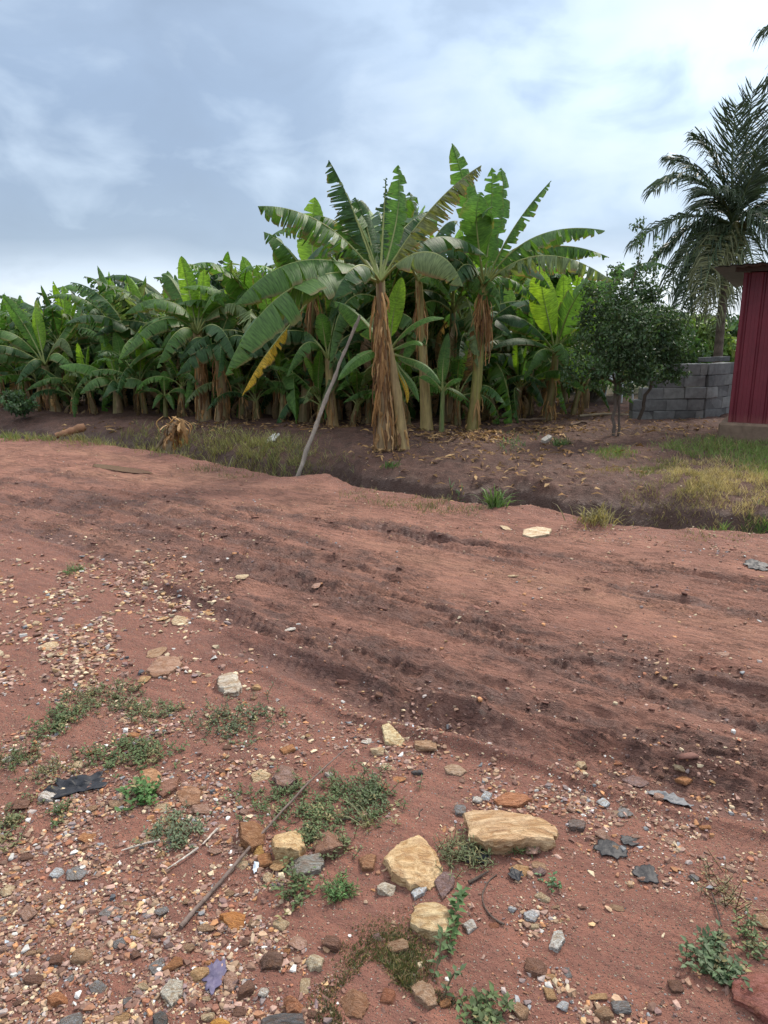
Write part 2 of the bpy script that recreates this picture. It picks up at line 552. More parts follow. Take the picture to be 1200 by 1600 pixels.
M_STONE = mat_stone('stone')
M_WOOD = mat_vcol('weathered_wood', .85, 18, .35, .6, stretch=(4, 4, .6))
M_CONC = mat_vcol('concrete_block', .92, 9, .35, .7)
M_PLAST = mat_vcol('thin_plastic', .55, 18, .3, .5, spec=.3)


# ------------------------------------------------------------------ ground sheet
def axis(lo, hi, h0, flat_lo, flat_hi, g, gfar, far_at):
    def go(start, end, sgn):
        out, v = [], start
        while (v - end) * sgn < 0:
            d = abs(v - start)
            h = h0 + g * d if d < far_at else (h0 + g * far_at) * gfar ** ((d - far_at) / max(far_at, 1) * 3)
            h = min(h, 40)
            v = v + sgn * h
            out.append(v)
        return out
    mid = list(np.arange(flat_lo, flat_hi, h0))
    return np.array(sorted(go(flat_lo, lo, -1) + mid + go(flat_hi, hi, 1)))


def build_ground():
    xs = axis(-600, 600, .0095, -1.1, 1.1, .0048, 1.55, 7)
    ys = axis(-300, 900, .0085, 1.15, 2.4, .0042, 1.55, 11)
    X, Y = np.meshgrid(xs, ys, indexing='ij')
    z, wet, gr, org, dry, s = terrain(X.ravel(), Y.ravel())
    V = np.stack([X.ravel(), Y.ravel(), z], 1)
    _GRID.extend([xs, ys, z.reshape(X.shape)])
    F = grid_faces(len(xs), len(ys))
    col = np.stack([wet, gr, org, dry], 1)
    sf = s[F].mean(1)
    for name, m in (('dirt_road', sf <= .0), ('ditch', (sf > 0) & (sf <= 1.0)), ('ground', sf > 1.0)):
        f = F[m]
        idx = np.unique(f)
        mp = np.zeros(len(V), np.int64)
        mp[idx] = np.arange(len(idx))
        me = mesh_np(name, V[idx], mp[f], None, None, col[idx])
        tag(put(name, me, M_GROUND), kind='structure')
    print('ground', len(V))


build_ground()


# ------------------------------------------------------------------ banana plants
def leaf_geo(pts, width, tatter=.4, droop=.5, curl=.5, F=(0, 0, 1), pet=.14, hang=.4, rib=.016, seed=None, nseg=44):
    r = np.random.default_rng(seed if seed is not None else rng.integers(1e9))
    N = 60
    C = bez(pts, N)
    T = np.gradient(C, axis=0)
    L = np.sum(np.linalg.norm(np.diff(C, axis=0), axis=1))
    T /= np.linalg.norm(T, axis=1, keepdims=True)
    F = unit(F)
    s = np.cross(T, F)
    ln = np.linalg.norm(s, axis=1, keepdims=True)
    s = s / np.maximum(ln, .05)
    for i in range(1, N):
        if np.dot(s[i], s[i - 1]) < 0:
            s[i] *= -1
    s /= np.maximum(np.linalg.norm(s, axis=1, keepdims=True), 1e-6)
    nn = np.cross(s, T)
    if np.mean(nn @ F) < 0:
        nn = -nn
    g = np.array([0, 0, -1.0])
    dv = -nn * (1 - hang) + g * hang
    dv = dv - T * np.sum(dv * T, 1, keepdims=True)
    dv /= np.maximum(np.linalg.norm(dv, axis=1, keepdims=True), 1e-6)
    tt = np.linspace(0, 1, N)

    def ev(A, t):
        return np.stack([np.interp(t, tt, A[:, k]) for k in range(3)], -1)
    acc = Acc()
    u = np.array([0, .3, .6, .85, 1.0])
    for sg in (-1, 1):
        t0 = pet
        br = [pet]
        while t0 < 1:
            mean = .30 * (1 - tatter) ** 2.2 + .016
            t0 += max(.012, r.exponential(mean) * .8 + mean * .3)
            br.append(min(t0, 1.0))
        if 1 - br[-2] < .02 and len(br) > 2:
            br.pop(-2)
        for k in range(len(br) - 1):
            a, b = br[k], br[k + 1]
            if b - a < 1e-4 or (tatter > .5 and b - a < .05 and r.random() < .12 * tatter):
                continue
            nt = max(2, int((b - a) * nseg) + 1)
            t = np.linspace(a, b, nt)
            tm = (a + b) / 2
            gap = min(.75, tatter * r.uniform(.15, .75))
            shift = r.normal() * .012 * tatter
            d0 = droop + tatter * r.normal() * .28
            d1 = curl + tatter * r.normal() * .45 + .02
            if abs(d1) < .02:
                d1 = .02
            u0 = r.uniform(0, .75) if r.random() < .6 else 0.0
            short = 1 - tatter * r.uniform(0, .28)
            Tq, Uq = np.meshgrid(t, u, indexing='ij')
            Te = tm + (Tq - tm) * (1 - gap * np.clip((Uq - u0) / (1 - u0), 0, 1)) + shift * Uq
            xx = np.clip((Tq - pet) / (1 - pet), 0, 1)
            w = width / 2 * np.sin(np.pi * np.clip(xx, 0.004, .996) ** .82) ** .55 * short
            w = w * (1 + .03 * np.sin(Tq * 90 + k))
            Ic = (np.sin(d0 + d1 * Uq) - np.sin(d0)) / d1
            Is = (np.cos(d0) - np.cos(d0 + d1 * Uq)) / d1
            pos = ev(C, np.clip(Te, 0, 1)) + sg * ev(s, Tq) * (w * Ic)[..., None] + ev(dv, Tq) * (w * Is)[..., None] + ev(T, Tq) * (.22 * Uq * w)[..., None]
            q = grid_faces(nt, len(u))
            if sg > 0:
                q = q[:, ::-1]
            acc.add(pos.reshape(-1, 3), q, None, np.stack([Uq, Tq * L], -1).reshape(-1, 2))
    rb = Acc()
    k = np.linspace(0, N - 1, 22).astype(int)
    tube(rb, C[k] - nn[k] * rib * .5, rib * np.interp(np.linspace(0, 1, 22), [0, .15, 1], [1.35, 1, .22]), 5, cap=False)
    return acc, rb


GREEN = dict(lime=(.27, .43, .03, .2), mat=(.070, .150, .030, .6), dark=(.042, .100, .028, .5), bright=(.165, .300, .028, .1), fresh=(.082, .185, .028, .3),
             dusty=(.135, .185, .070, .9), yellow=(.50, .33, .03, 1), old=(.13, .15, .05, 1.0))
RIBC = (.25, .28, .09)


def add_leaf(root, base, geo, tint, label=None, ribcol=RIBC):
    acc, rb = geo
    o = put('leaf', acc.mesh('leaf', base), M_LEAF, root, color=tint)
    put('midrib', rb.mesh('midrib', base), M_RIB, o, color=ribcol)
    if label:
        o['label'] = label
    return o


def stem_geo(base, top, r0, r1, lean=0.0, col0=(.16, .13, .05), col1=(.22, .25, .07), dry=.5, seed=0):
    r = np.random.default_rng(seed)
    b, t = np.asarray(base, float), np.asarray(top, float)
    mid = (b + t) / 2 + np.array([lean, 0, 0])
    n = 22
    C = bez([b - np.array([0, 0, .12]), mid, t], n)
    k = np.linspace(0, 1, n)
    rad = r0 + (r1 - r0) * k + r0 * .35 * np.exp(-k * 9)
    ns = 14
    acc = Acc()
    th = np.linspace(0, 2 * np.pi, ns + 1)
    rr = rad[:, None] * (1 + .07 * pn(np.cos(th)[None] * 1.5 + k[:, None] * 3, np.sin(th)[None] * 1.5 + seed, 2) + .05 * np.sin(th * 3 + seed + k[:, None] * 4))
    V = C[:, None] + np.stack([np.cos(th)[None] * rr, np.sin(th)[None] * rr, 0 * rr], -1)
    m = np.clip(.5 + 1.6 * pn(np.cos(th)[None] * 1.2 + seed * 3.1, k[:, None] * 5 + np.sin(th)[None] * 1.2, 7), 0, 1)[..., None]
    dm = np.clip(dry + 1.3 * pn(np.cos(th)[None] * 2 + seed, k[:, None] * 2.5 + np.sin(th)[None] * 2, 9), 0, 1)[..., None]
    g = np.asarray(col0) * (1 - k[:, None, None]) + np.asarray(col1) * k[:, None, None]
    br = np.array([.17, .10, .055]) * (1 - m) + np.array([.33, .23, .12]) * m
    col = g * (1 - dm) + br * dm
    acc.add(V.reshape(-1, 3), grid_faces(n, ns + 1)[:, ::-1], None, None, col.reshape(-1, 3))
    return acc, C, rad


DRYC = np.array([1.32, 1.2, .98]) * np.array([(.30, .19, .095), (.20, .12, .06), (.38, .26, .15), (.14, .08, .045), (.26, .15, .07)])


def ribbon(acc, p, d, out, L, w, col, r, n=6, twist=.35):
    """hanging dry strip: starts at p, falls, stands off by `out`"""
    t = np.linspace(0, 1, n)
    side = unit(np.cross(out, (0, 0, 1)))
    L = L * r.uniform(.5, 1.2)
    wav = np.cumsum(r.normal(size=n)) * .006
    C = np.asarray(p) + np.outer(t, [0, 0, -L]) + np.outer(t * r.normal() * .09 * L, side) + np.outer(np.sin(t * 2.2) * d + wav, out) + np.outer(np.cumsum(r.normal(size=n)) * .007, side)
    an = r.normal() * twist + t * r.normal() * twist
    sd = np.outer(np.cos(an), side) + np.outer(np.sin(an), out)
    ww = (w * (1 - .6 * t ** 2) * (1 + .15 * r.normal(size=n)))[:, None]
    V = np.stack([C - sd * ww / 2, C + np.outer(np.ones(n), out) * .012, C + sd * ww / 2], 1)
    acc.add(V.reshape(-1, 3), grid_faces(n, 3), None, None, np.clip(col * r.uniform(.75, 1.25), 0, 1))


def sheath_geo(C, rad, n, h0, h1, Lr, wr, flare, seed):
    r = np.random.default_rng(seed)
    acc = Acc()
    kk = np.linspace(0, 1, len(C))
    for i in range(n):
        h = r.uniform(h0, h1)
        c = np.array([np.interp(h, kk, C[:, j]) for j in range(3)])
        rd = np.interp(h, kk, rad)
        th = r.uniform(0, 2 * np.pi)
        out = np.array([math.cos(th), math.sin(th), 0])
        L = min(r.uniform(*Lr), max(.1, c[2] - C[0][2] - .1))
        ribbon(acc, c + out * rd * .98, flare * r.uniform(.2, 1.4), out, L, r.uniform(*wr), DRYC[r.integers(5)], r)
    return acc


def plant_root(base, label, group='banana plants of the roadside grove'):
    return thing('banana_plant', label, 'banana plant', base, group)


def hero_plant(bpx, Y, cpx, r0, r1, label, leaves, sheath=None, skirt=None, dry=.5, col1=(.22, .25, .07), col0=(.16, .13, .05), lean=0, seed=1):
    """bpx base pixel, cpx crown pixel; leaves: list of dicts with px points [(px,py,dY)...]"""
    b = P(bpx[0], bpx[1], Y)
    b[2] = H(b[0], b[1])
    t = P(cpx[0], cpx[1], Y + (cpx[2] if len(cpx) > 2 else 0))
    root = plant_root(b, label)
    acc, C, rad = stem_geo(b, t, r0, r1, lean, dry=dry, col1=col1, col0=col0, seed=seed)
    put('stem', acc.mesh('stem', b), M_STEM, root)
    if sheath:
        put('dry_sheath', sheath_geo(C, rad, *sheath, seed + 5).mesh('dry_sheath', b, False), M_DRY, root)
    if skirt:
        put('dead_leaf', sheath_geo(C, rad, *skirt, seed + 9).mesh('dead_leaf', b, False), M_DRY, root)
    for i, lf in enumerate(leaves):
        pts = [t + np.array([0, 0, -.03])] + [P(q[0], q[1], Y + q[2]) for q in lf['p']]
        if len(pts) == 2:
            pts = [pts[0], (pts[0] + pts[1]) / 2 + np.array([0, 0, .25]), pts[1]]
        F = lf.get('F', (0, 0, 1))
        g = leaf_geo(pts, lf.get('w', .5), lf.get('t', .5), lf.get('d', .6), lf.get('c', .6), F, lf.get('pet', .17), lf.get('h', .5), lf.get('rib', .017), seed * 100 + i)
        add_leaf(root, b, g, GREEN[lf.get('col', 'mat')], lf.get('label'))
    return root


CAMF = (0, -1, .25)      # blade facing the road
L_ = lambda *p, **k: dict(p=list(p), **k)

# the tall plant with the dry shaggy stem
shaggy = hero_plant((603, 714), 9.45, (594, 438), .105, .055, 'tall banana plant with a shaggy brown dried stem nearest the ditch', [
    L_((540, 355, -.4), (470, 318, -.6), (403, 322, -.8), w=.62, t=.72, d=.75, c=.7, h=.7, col='mat'),
    L_((560, 350, .1), (545, 300, .1), (514, 250, 0), w=.50, t=.85, d=.55, c=.5, F=(.6, -.5, .6), h=.55, col='dark'),
    L_((520, 385, -.5), (430, 390, -1.0), (366, 478, -1.2), w=.72, t=.42, d=.55, c=.75, h=.75, col='mat'),
    L_((530, 400, -.7), (410, 430, -1.3), (352, 585, -1.5), w=.80, t=.55, d=.5, c=.6, h=.65, col='mat'),
    L_((598, 370, .1), (600, 330, .2), (603, 278, .2), w=.30, t=.9, d=.9, c=.6, F=(0, -1, .1), col='dark'),
    L_((612, 380, .3), (630, 330, .4), (622, 258, .5), w=.38, t=.4, d=.35, c=.25, F=(.25, -1, .1), h=.05, col='fresh'),
    L_((625, 385, -.2), (680, 300, -.3), (752, 258, -.3), w=.55, t=.9, d=.85, c=.6, h=.8, col='old'),
    L_((640, 375, -.6), (700, 375, -.9), (724, 448, -1.0), w=.62, t=.38, d=.75, c=.6, h=.8, col='dusty'),
    L_((610, 395, .6), (690, 330, 1.0), (760, 400, 1.4), w=.55, t=.5, d=.6, h=.7, col='dark'),
    L_((560, 380, .6), (520, 340, 1.0), (470, 420, 1.5), w=.55, t=.5, d=.6, h=.7, col='dark'),
    L_((580, 385, .3), (570, 330, .3), (555, 308, .3), w=.42, t=.5, d=.3, F=(.3, -.9, .3), col='dark'),
    L_((575, 370, .2), (555, 330, .1), (538, 318, .1), w=.66, t=.6, d=.35, F=(.3, -.9, .4), h=.4, col='mat'),
    L_((600, 380, .5), (640, 340, .8), (668, 330, 1.0), w=.6, t=.6, d=.5, F=(-.2, -.8, .6), h=.5, col='dark'),
    L_((590, 390, .6), (560, 370, .9), (520, 400, 1.2), w=.6, t=.5, d=.5, h=.6, col='mat'),
    L_((600, 390, .7), (600, 340, 1.0), (590, 330, 1.3), w=.6, t=.5, d=.3, F=(0, -.9, .5), h=.4, col='dark'),
    L_((575, 400, -.6), (545, 400, -1.0), (520, 470, -1.1), w=.5, t=.5, d=.7, h=.7, col='dark'),
], sheath=(190, .12, .84, (.15, .6), (.012, .05), .030), skirt=(10, .86, .96, (.2, .5), (.02, .05), .05), dry=.85, col0=(.3, .2, .1), seed=3)

_b = np.array(shaggy.location)
_a, _c = P(632, 704, 9.42), P(602, 515, 9.5)
_a[2] = H(_a[0], _a[1])
_acc, _C, _r = stem_geo(_a, _c, .075, .05, .03, (.34, .24, .10), (.30, .22, .09), .30, 44)
put('stem', _acc.mesh('stem', _b), M_STEM, shaggy)['label'] = 'smooth tan side stem of the clump'
put('dry_sheath', sheath_geo(_C, _r, 22, .05, .9, (.2, .6), (.012, .05), .03, 45).mesh('dry_sheath', _b, False), M_DRY, shaggy)

# young sucker behind it with broad glossy leaves
hero_plant((618, 700), 9.75, (608, 545), .05, .035, 'young banana sucker with glossy leaves behind the shaggy stem', [
    L_((612, 500, 0), (618, 470, 0), (628, 434, 0), w=.24, t=.05, d=-.25, c=-.3, F=(.2, -1, .1), h=0, col='bright'),
    L_((630, 515, -.2), (655, 488, -.3), (694, 497, -.4), w=.22, t=.1, d=.2, c=.3, F=(0, -.5, 1), col='fresh'),
    L_((630, 540, -.2), (648, 522, -.3), (659, 540, -.4), w=.2, t=.05, d=.2, c=.3, F=(.2, -.6, 1), col='fresh'),
    L_((635, 565, -.2), (665, 555, -.3), (688, 600, -.4), w=.22, t=.12, d=.2, c=.4, F=(.3, -.6, 1), col='mat'),
    L_((630, 590, -.1), (645, 585, -.1), (655, 628, -.15), w=.15, t=.1, d=.1, F=(.5, -.8, .6), col='mat'),
    L_((590, 545, -.3), (560, 545, -.4), (528, 594, -.5), w=.22, t=.06, d=.15, c=.3, F=(-.2, -.7, .9), col='fresh'),
    L_((632, 600, -.15), (640, 605, -.2), (636, 630, -.2), w=.08, t=.1, d=.2, F=(.2, -1, .3), col='yellow', label='small yellow leaf'),
    L_((580, 520, .2), (560, 480, .2), (520, 470, .3), w=.3, t=.2, d=.3, F=(-.2, -.7, .8), col='fresh'),
], seed=4)

# third stem, yellow brown, between the two tall plants
hero_plant((668, 668), 11.3, (654, 438), .085, .05, 'banana plant with a pale yellowish stem between two taller ones', [
    L_((650, 380, .1), (648, 330, .2), (640, 300, .3), w=.4, t=.6, d=.4, F=(.3, -1, .2), col='dark'),
    L_((670, 380, .2), (690, 340, .2), (715, 345, .3), w=.5, t=.6, d=.7, h=.7, col='dark'),
    L_((640, 400, -.3), (600, 350, -.5), (560, 390, -.6), w=.55, t=.5, d=.7, h=.7, col='dark'),
    L_((675, 400, -.3), (720, 380, -.5), (740, 440, -.6), w=.55, t=.6, d=.7, h=.7, col='dark'),
    L_((660, 390, .4), (700, 390, .8), (740, 470, 1.1), w=.5, t=.5, d=.6, col='dark'),
    L_((640, 395, .5), (610, 380, .8), (560, 450, 1.1), w=.5, t=.5, d=.6, col='dark'),
    L_((655, 430, -.2), (690, 420, -.3), (705, 470, -.3), w=.3, t=.3, d=.5, col='fresh'),
], sheath=(18, .5, .97, (.15, .4), (.012, .035), .02), skirt=(12, .8, .97, (.2, .5), (.01, .03), .05), dry=.15, col0=(.33, .24, .09), col1=(.30, .26, .09), seed=5)

# the plant with bare green-yellow stem and brown skirt
hero_plant((738, 683), 11.4, (757, 446), .088, .06, 'tall banana plant with a smooth yellow-green stem and brown dead-leaf skirt', [
    L_((760, 390, 0), (772, 330, .1), (768, 262, .2), w=.5, t=.6, d=.3, c=.3, F=(-.15, -1, .15), h=.05, col='fresh'),
    L_((775, 380, .3), (795, 310, .4), (783, 262, .5), w=.4, t=.6, d=.4, c=.4, F=(.4, -1, .2), h=.1, col='fresh'),
    L_((745, 380, .2), (735, 300, .2), (706, 224, .2), w=.42, t=.45, d=.2, c=.3, F=(.35, -1, .2), h=.15, pet=.3, col='fresh'),
    L_((750, 390, -.4), (735, 330, -.5), (752, 300, -.4), w=.56, t=.45, d=.35, c=.3, F=(-.2, -1, .3), h=.1, col='fresh'),
    L_((780, 390, -.1), (805, 340, -.2), (861, 282, -.3), w=.34, t=.68, d=.65, c=.4, F=(-.5, -.3, .8), h=.5, col='mat'),
    L_((790, 385, -.3), (850, 342, -.6), (945, 360, -.8), w=.55, t=.66, d=.85, c=.5, h=.8, col='mat'),
    L_((795, 395, -.1), (860, 360, 0), (952, 402, .1), w=.52, t=.8, d=.85, c=.5, h=.8, col='mat'),
    L_((790, 405, -.5), (860, 365, -.9), (958, 440, -1.1), w=.58, t=.72, d=.8, c=.5, h=.8, col='dusty'),
    L_((735, 395, -.3), (705, 350, -.5), (665, 420, -.7), w=.6, t=.6, d=.7, h=.7, col='dark'),
    L_((735, 390, .5), (700, 360, .9), (690, 450, 1.2), w=.6, t=.5, d=.6, h=.7, col='dark'),
    L_((780, 400, .5), (820, 380, .9), (860, 450, 1.3), w=.6, t=.5, d=.6, h=.7, col='dark'),
    L_((740, 405, -.5), (720, 390, -.8), (700, 460, -.9), w=.5, t=.5, d=.7, h=.7, col='dark'),
], sheath=(10, .05, .3, (.2, .5), (.03, .06), .03), skirt=(110, .74, .97, (.25, .65), (.008, .028), .075), dry=.12, col0=(.24, .20, .05), col1=(.22, .25, .07), seed=6)

# bright young plant beside the leafy tree
hero_plant((853, 668), 12.9, (868, 548), .09, .055, 'banana plant with a glowing lime-green new leaf beside the dark leafy tree', [
    L_((858, 500, -.1), (848, 470, -.1), (843, 414, 0), w=.52, t=.12, d=.08, c=.2, F=(.1, -1, .1), h=0, pet=.2, col='lime', label='upright lime-green new leaf'),
    L_((872, 500, .1), (885, 470, .1), (880, 428, .1), w=.38, t=.2, d=.1, c=.25, F=(-.3, -1, .1), h=.05, col='bright'),
    L_((880, 500, -.3), (900, 450, -.5), (930, 432, -.6), w=.62, t=.3, d=.25, c=.4, F=(-.3, -.8, .6), col='mat'),
    L_((895, 500, .3), (945, 455, .4), (974, 410, .5), w=.42, t=.6, d=.3, c=.3, F=(-.4, -.9, .3), h=.2, pet=.3, col='fresh'),
    L_((840, 510, -.2), (800, 470, -.3), (765, 505, -.4), w=.6, t=.4, d=.6, h=.7, col='dark'),
    L_((840, 530, -.5), (800, 515, -.8), (768, 545, -.9), w=.34, t=.15, d=.4, h=.6, col='dark'),
    L_((890, 520, -.4), (915, 500, -.7), (945, 545, -.9), w=.5, t=.5, d=.7, h=.7, col='mat'),
    L_((900, 525, -.1), (920, 500, -.2), (938, 505, -.2), w=.3, t=.35, d=.2, F=(0, -1, .4), col='bright'),
    L_((885, 540, -.5), (905, 530, -.8), (908, 590, -.9), w=.5, t=.3, d=.3, F=(.1, -.9, .6), col='bright'),
    L_((872, 535, -.6), (880, 520, -.9), (885, 575, -1.0), w=.42, t=.5, d=.5, F=(.1, -.7, .9), col='mat'),
    L_((855, 545, -.6), (838, 530, -.9), (822, 590, -1.0), w=.42, t=.5, d=.6, F=(-.1, -.5, 1), col='mat'),
], sheath=(36, .1, .8, (.12, .4), (.012, .045), .04), dry=.45, lean=.05, seed=7)

# plant with thin grey-green stem in the middle
hero_plant((521, 676), 12.0, (513, 560), .085, .055, 'slim banana plant with an ochre stem just behind the leaning pole', [
    L_((495, 525, -.2), (470, 515, -.3), (448, 588, -.5), w=.42, t=.35, d=.6, h=.7, col='mat'),
    L_((505, 520, -.1), (505, 505, -.1), (500, 490, -.1), w=.3, t=.2, d=.2, F=(-.2, -1, .3), col='fresh'),
    L_((530, 525, .1), (560, 500, .2), (592, 540, .3), w=.4, t=.4, d=.5, h=.6, col='dark'),
    L_((520, 540, -.5), (540, 530, -.6), (545, 600, -.6), w=.3, t=.3, d=.5, h=.6, col='dark'),
    L_((500, 530, .4), (470, 500, .6), (430, 540, .8), w=.42, t=.4, d=.6, h=.7, col='dark'),
    L_((515, 520, .3), (530, 470, .4), (540, 440, .4), w=.4, t=.3, d=.3, F=(0, -1, .3), col='mat'),
], sheath=(20, .1, .5, (.2, .4), (.02, .05), .04), dry=.5, col0=(.33, .19, .06), col1=(.24, .22, .08), seed=8)

# broad upright light leaf left of the tall one
hero_plant((474, 668), 12.6, (490, 450), .085, .055, 'banana plant with a broad pale upright leaf above its dead hanging leaves', [
    L_((488, 410, .1), (486, 360, .2), (492, 308, .3), w=.56, t=.4, d=.3, c=.3, F=(.1, -1, .1), h=.05, pet=.18, col='bright'),
    L_((470, 410, -.2), (440, 370, -.3), (412, 362, -.4), w=.5, t=.45, d=.4, F=(-.3, -.6, .8), h=.4, col='mat'),
    L_((475, 420, -.1), (440, 400, -.2), (425, 385, -.2), w=.4, t=.4, d=.3, F=(.3, -1, .3), col='fresh'),
    L_((510, 410, .2), (530, 380, .2), (545, 400, .3), w=.4, t=.5, d=.6, h=.6, col='dark'),
    L_((465, 430, -.5), (420, 420, -.8), (390, 470, -1.0), w=.6, t=.5, d=.7, h=.7, col='dark'),
    L_((500, 430, -.4), (530, 430, -.6), (550, 490, -.8), w=.5, t=.5, d=.7, h=.7, col='dark'),
    L_((470, 500, -.4), (425, 520, -.9), (378, 618, -1.1), w=.34, t=.6, d=.8, h=.8, pet=.45, col='yellow', label='hanging dead yellow leaf'),
    L_((480, 430, .5), (450, 410, .9), (410, 450, 1.3), w=.6, t=.5, d=.7, h=.7, col='dark'),
], sheath=(24, .2, .9, (.2, .6), (.015, .05), .025), skirt=(26, .85, 1.0, (.4, 1.0), (.01, .04), .12), dry=.6, seed=9)

# cluster of thick stems at the middle of the left half
hero_plant((322, 667), 12.9, (308, 520), .13, .07, 'dense banana plant with thick brown stems and a bright pointed top leaf', [
    L_((300, 470, .1), (292, 440, .1), (283, 400, .1), w=.34, t=.15, d=.35, c=.2, F=(.2, -1, .1), h=0, col='bright'),
    L_((310, 470, .2), (320, 440, .2), (318, 420, .2), w=.28, t=.2, d=.1, F=(-.2, -1, .1), h=0, col='bright'),
    L_((290, 480, -.2), (250, 440, -.3), (195, 490, -.5), w=.55, t=.4, d=.6, h=.7, col='mat'),
    L_((320, 470, -.2), (340, 430, -.3), (352, 480, -.3), w=.5, t=.3, d=.5, h=.6, col='fresh'),
    L_((325, 480, -.2), (370, 450, -.3), (395, 500, -.4), w=.55, t=.5, d=.7, h=.7, col='dusty'),
    L_((290, 495, -.5), (240, 470, -.8), (190, 560, -1.1), w=.5, t=.45, d=.5, h=.6, col='mat'),
    L_((295, 505, -.7), (270, 500, -1.0), (245, 575, -1.2), w=.5, t=.5, d=.6, h=.6, col='mat'),
    L_((325, 500, -.6), (350, 490, -.9), (372, 570, -1.0), w=.5, t=.5, d=.6, h=.7, col='dark'),
    L_((290, 470, .3), (265, 420, .4), (252, 430, .4), w=.4, t=.3, d=.3, F=(.2, -.8, .6), col='mat'),
    L_((300, 480, -.4), (265, 455, -.6), (225, 480, -.7), w=.5, t=.4, d=.7, h=.7, col='mat'),
], sheath=(70, .1, .9, (.25, .7), (.015, .05), .022), skirt=(14, .85, 1.0, (.3, .6), (.01, .04), .12), dry=.7, seed=10)
hero_plant((346, 664), 12.7, (338, 548), .10, .06, 'smaller banana plant with a bent tan stem leaning on the thick brown clump', [
    L_((350, 500, .1), (365, 470, .1), (385, 450, .2), w=.4, t=.3, d=.3, F=(-.4, -.8, .5), col='mat'),
    L_((330, 500, .1), (325, 470, .2), (335, 455, .2), w=.36, t=.2, d=.2, F=(0, -1, .2), col='fresh'),
    L_((355, 520, -.3), (385, 505, -.5), (402, 560, -.6), w=.5, t=.5, d=.7, h=.7, col='dark'),
    L_((325, 520, -.3), (295, 510, -.5), (280, 570, -.7), w=.5, t=.5, d=.7, h=.7, col='dark'),
    L_((345, 520, -.5), (350, 520, -.8), (340, 590, -.9), w=.4, t=.4, d=.6, h=.6, col='dark'),
], sheath=(40, .1, .9, (.2, .5), (.02, .06), .05), dry=.7, lean=.1, seed=12)
# left end
hero_plant((91, 655), 14.4, (70, 570), .11, .06, 'banana plant with a leaning tan stem and fan of leaves near the road bend', [
    L_((50, 520, .1), (30, 495, .1), (4, 460, .1), w=.32, t=.2, d=.3, c=.2, F=(.4, -1, .2), h=0, col='fresh'),
    L_((60, 520, .1), (55, 500, .1), (55, 480, .2), w=.28, t=.1, d=.1, F=(-.1, -1, .1), h=0, col='bright'),
    L_((45, 530, -.2), (10, 505, -.3), (-20, 520, -.4), w=.5, t=.4, d=.7, h=.7, col='mat'),
    L_((45, 550, -.3), (10, 545, -.4), (-25, 560, -.5), w=.5, t=.4, d=.7, h=.7, col='mat'),
    L_((40, 545, -.4), (0, 530, -.6), (-30, 545, -.8), w=.4, t=.4, d=.7, h=.7, col='dark'),
    L_((85, 530, 0), (110, 505, 0), (125, 480, .1), w=.45, t=.3, d=.5, h=.4, col='mat'),
    L_((85, 530, -.2), (100, 505, -.2), (115, 560, -.3), w=.45, t=.3, d=.6, h=.7, col='dusty'),
    L_((80, 545, -.5), (95, 540, -.6), (118, 585, -.7), w=.42, t=.4, d=.6, h=.7, col='mat'),
    L_((60, 550, -.5), (40, 560, -.6), (25, 600, -.7), w=.4, t=.4, d=.6, h=.7, col='dark'),
], sheath=(40, .1, .9, (.2, .5), (.02, .06), .05), dry=.7, lean=-.05, seed=13)
hero_plant((186, 660), 14.0, (182, 602), .10, .06, 'low bright-leaved banana plant standing on four pale cut stems', [
    L_((175, 565, .1), (168, 545, .1), (160, 533, .1), w=.26, t=.1, d=.1, F=(.1, -1, .2), h=0, col='bright'),
    L_((190, 565, 0), (190, 540, 0), (178, 520, 0), w=.28, t=.1, d=.1, F=(.3, -1, .2), h=0, col='fresh'),
    L_((165, 575, -.3), (130, 560, -.4), (92, 572, -.5), w=.5, t=.3, d=.5, h=.6, col='fresh'),
    L_((195, 575, -.2), (225, 535, -.3), (255, 545, -.4), w=.45, t=.3, d=.5, h=.6, col='mat'),
    L_((170, 585, -.5), (145, 580, -.6), (125, 615, -.7), w=.45, t=.3, d=.6, h=.7, col='mat'),
    L_((190, 590, -.5), (215, 580, -.6), (235, 610, -.7), w=.45, t=.3, d=.6, h=.7, col='mat'),
    L_((180, 590, -.6), (175, 585, -.8), (160, 622, -.8), w=.4, t=.3, d=.6, h=.7, col='dark'),
    L_((200, 575, 0), (240, 570, .1), (265, 590, .1), w=.45, t=.3, d=.6, h=.7, col='mat'),
], dry=.6, seed=14)
hero_plant((259, 655), 13.6, (258, 618), .05, .03, 'knee-high banana sucker with narrow leaves at the ditch bank', [
    L_((255, 600, 0), (256, 590, 0), (258, 580, 0), w=.22, t=.1, d=0, F=(0, -1, .2), col='fresh'),
    L_((245, 605, -.1), (230, 600, -.2), (215, 615, -.2), w=.22, t=.1, d=.4, col='mat'),
    L_((270, 605, -.1), (285, 598, -.2), (295, 620, -.2), w=.22, t=.1, d=.4, col='mat'),
    L_((262, 612, -.3), (268, 612, -.3), (272, 640, -.4), w=.2, t=.1, d=.4, col='mat'),
    L_((250, 612, -.3), (243, 612, -.3), (238, 638, -.4), w=.2, t=.1, d=.4, col='mat'),
], dry=.1, seed=15)
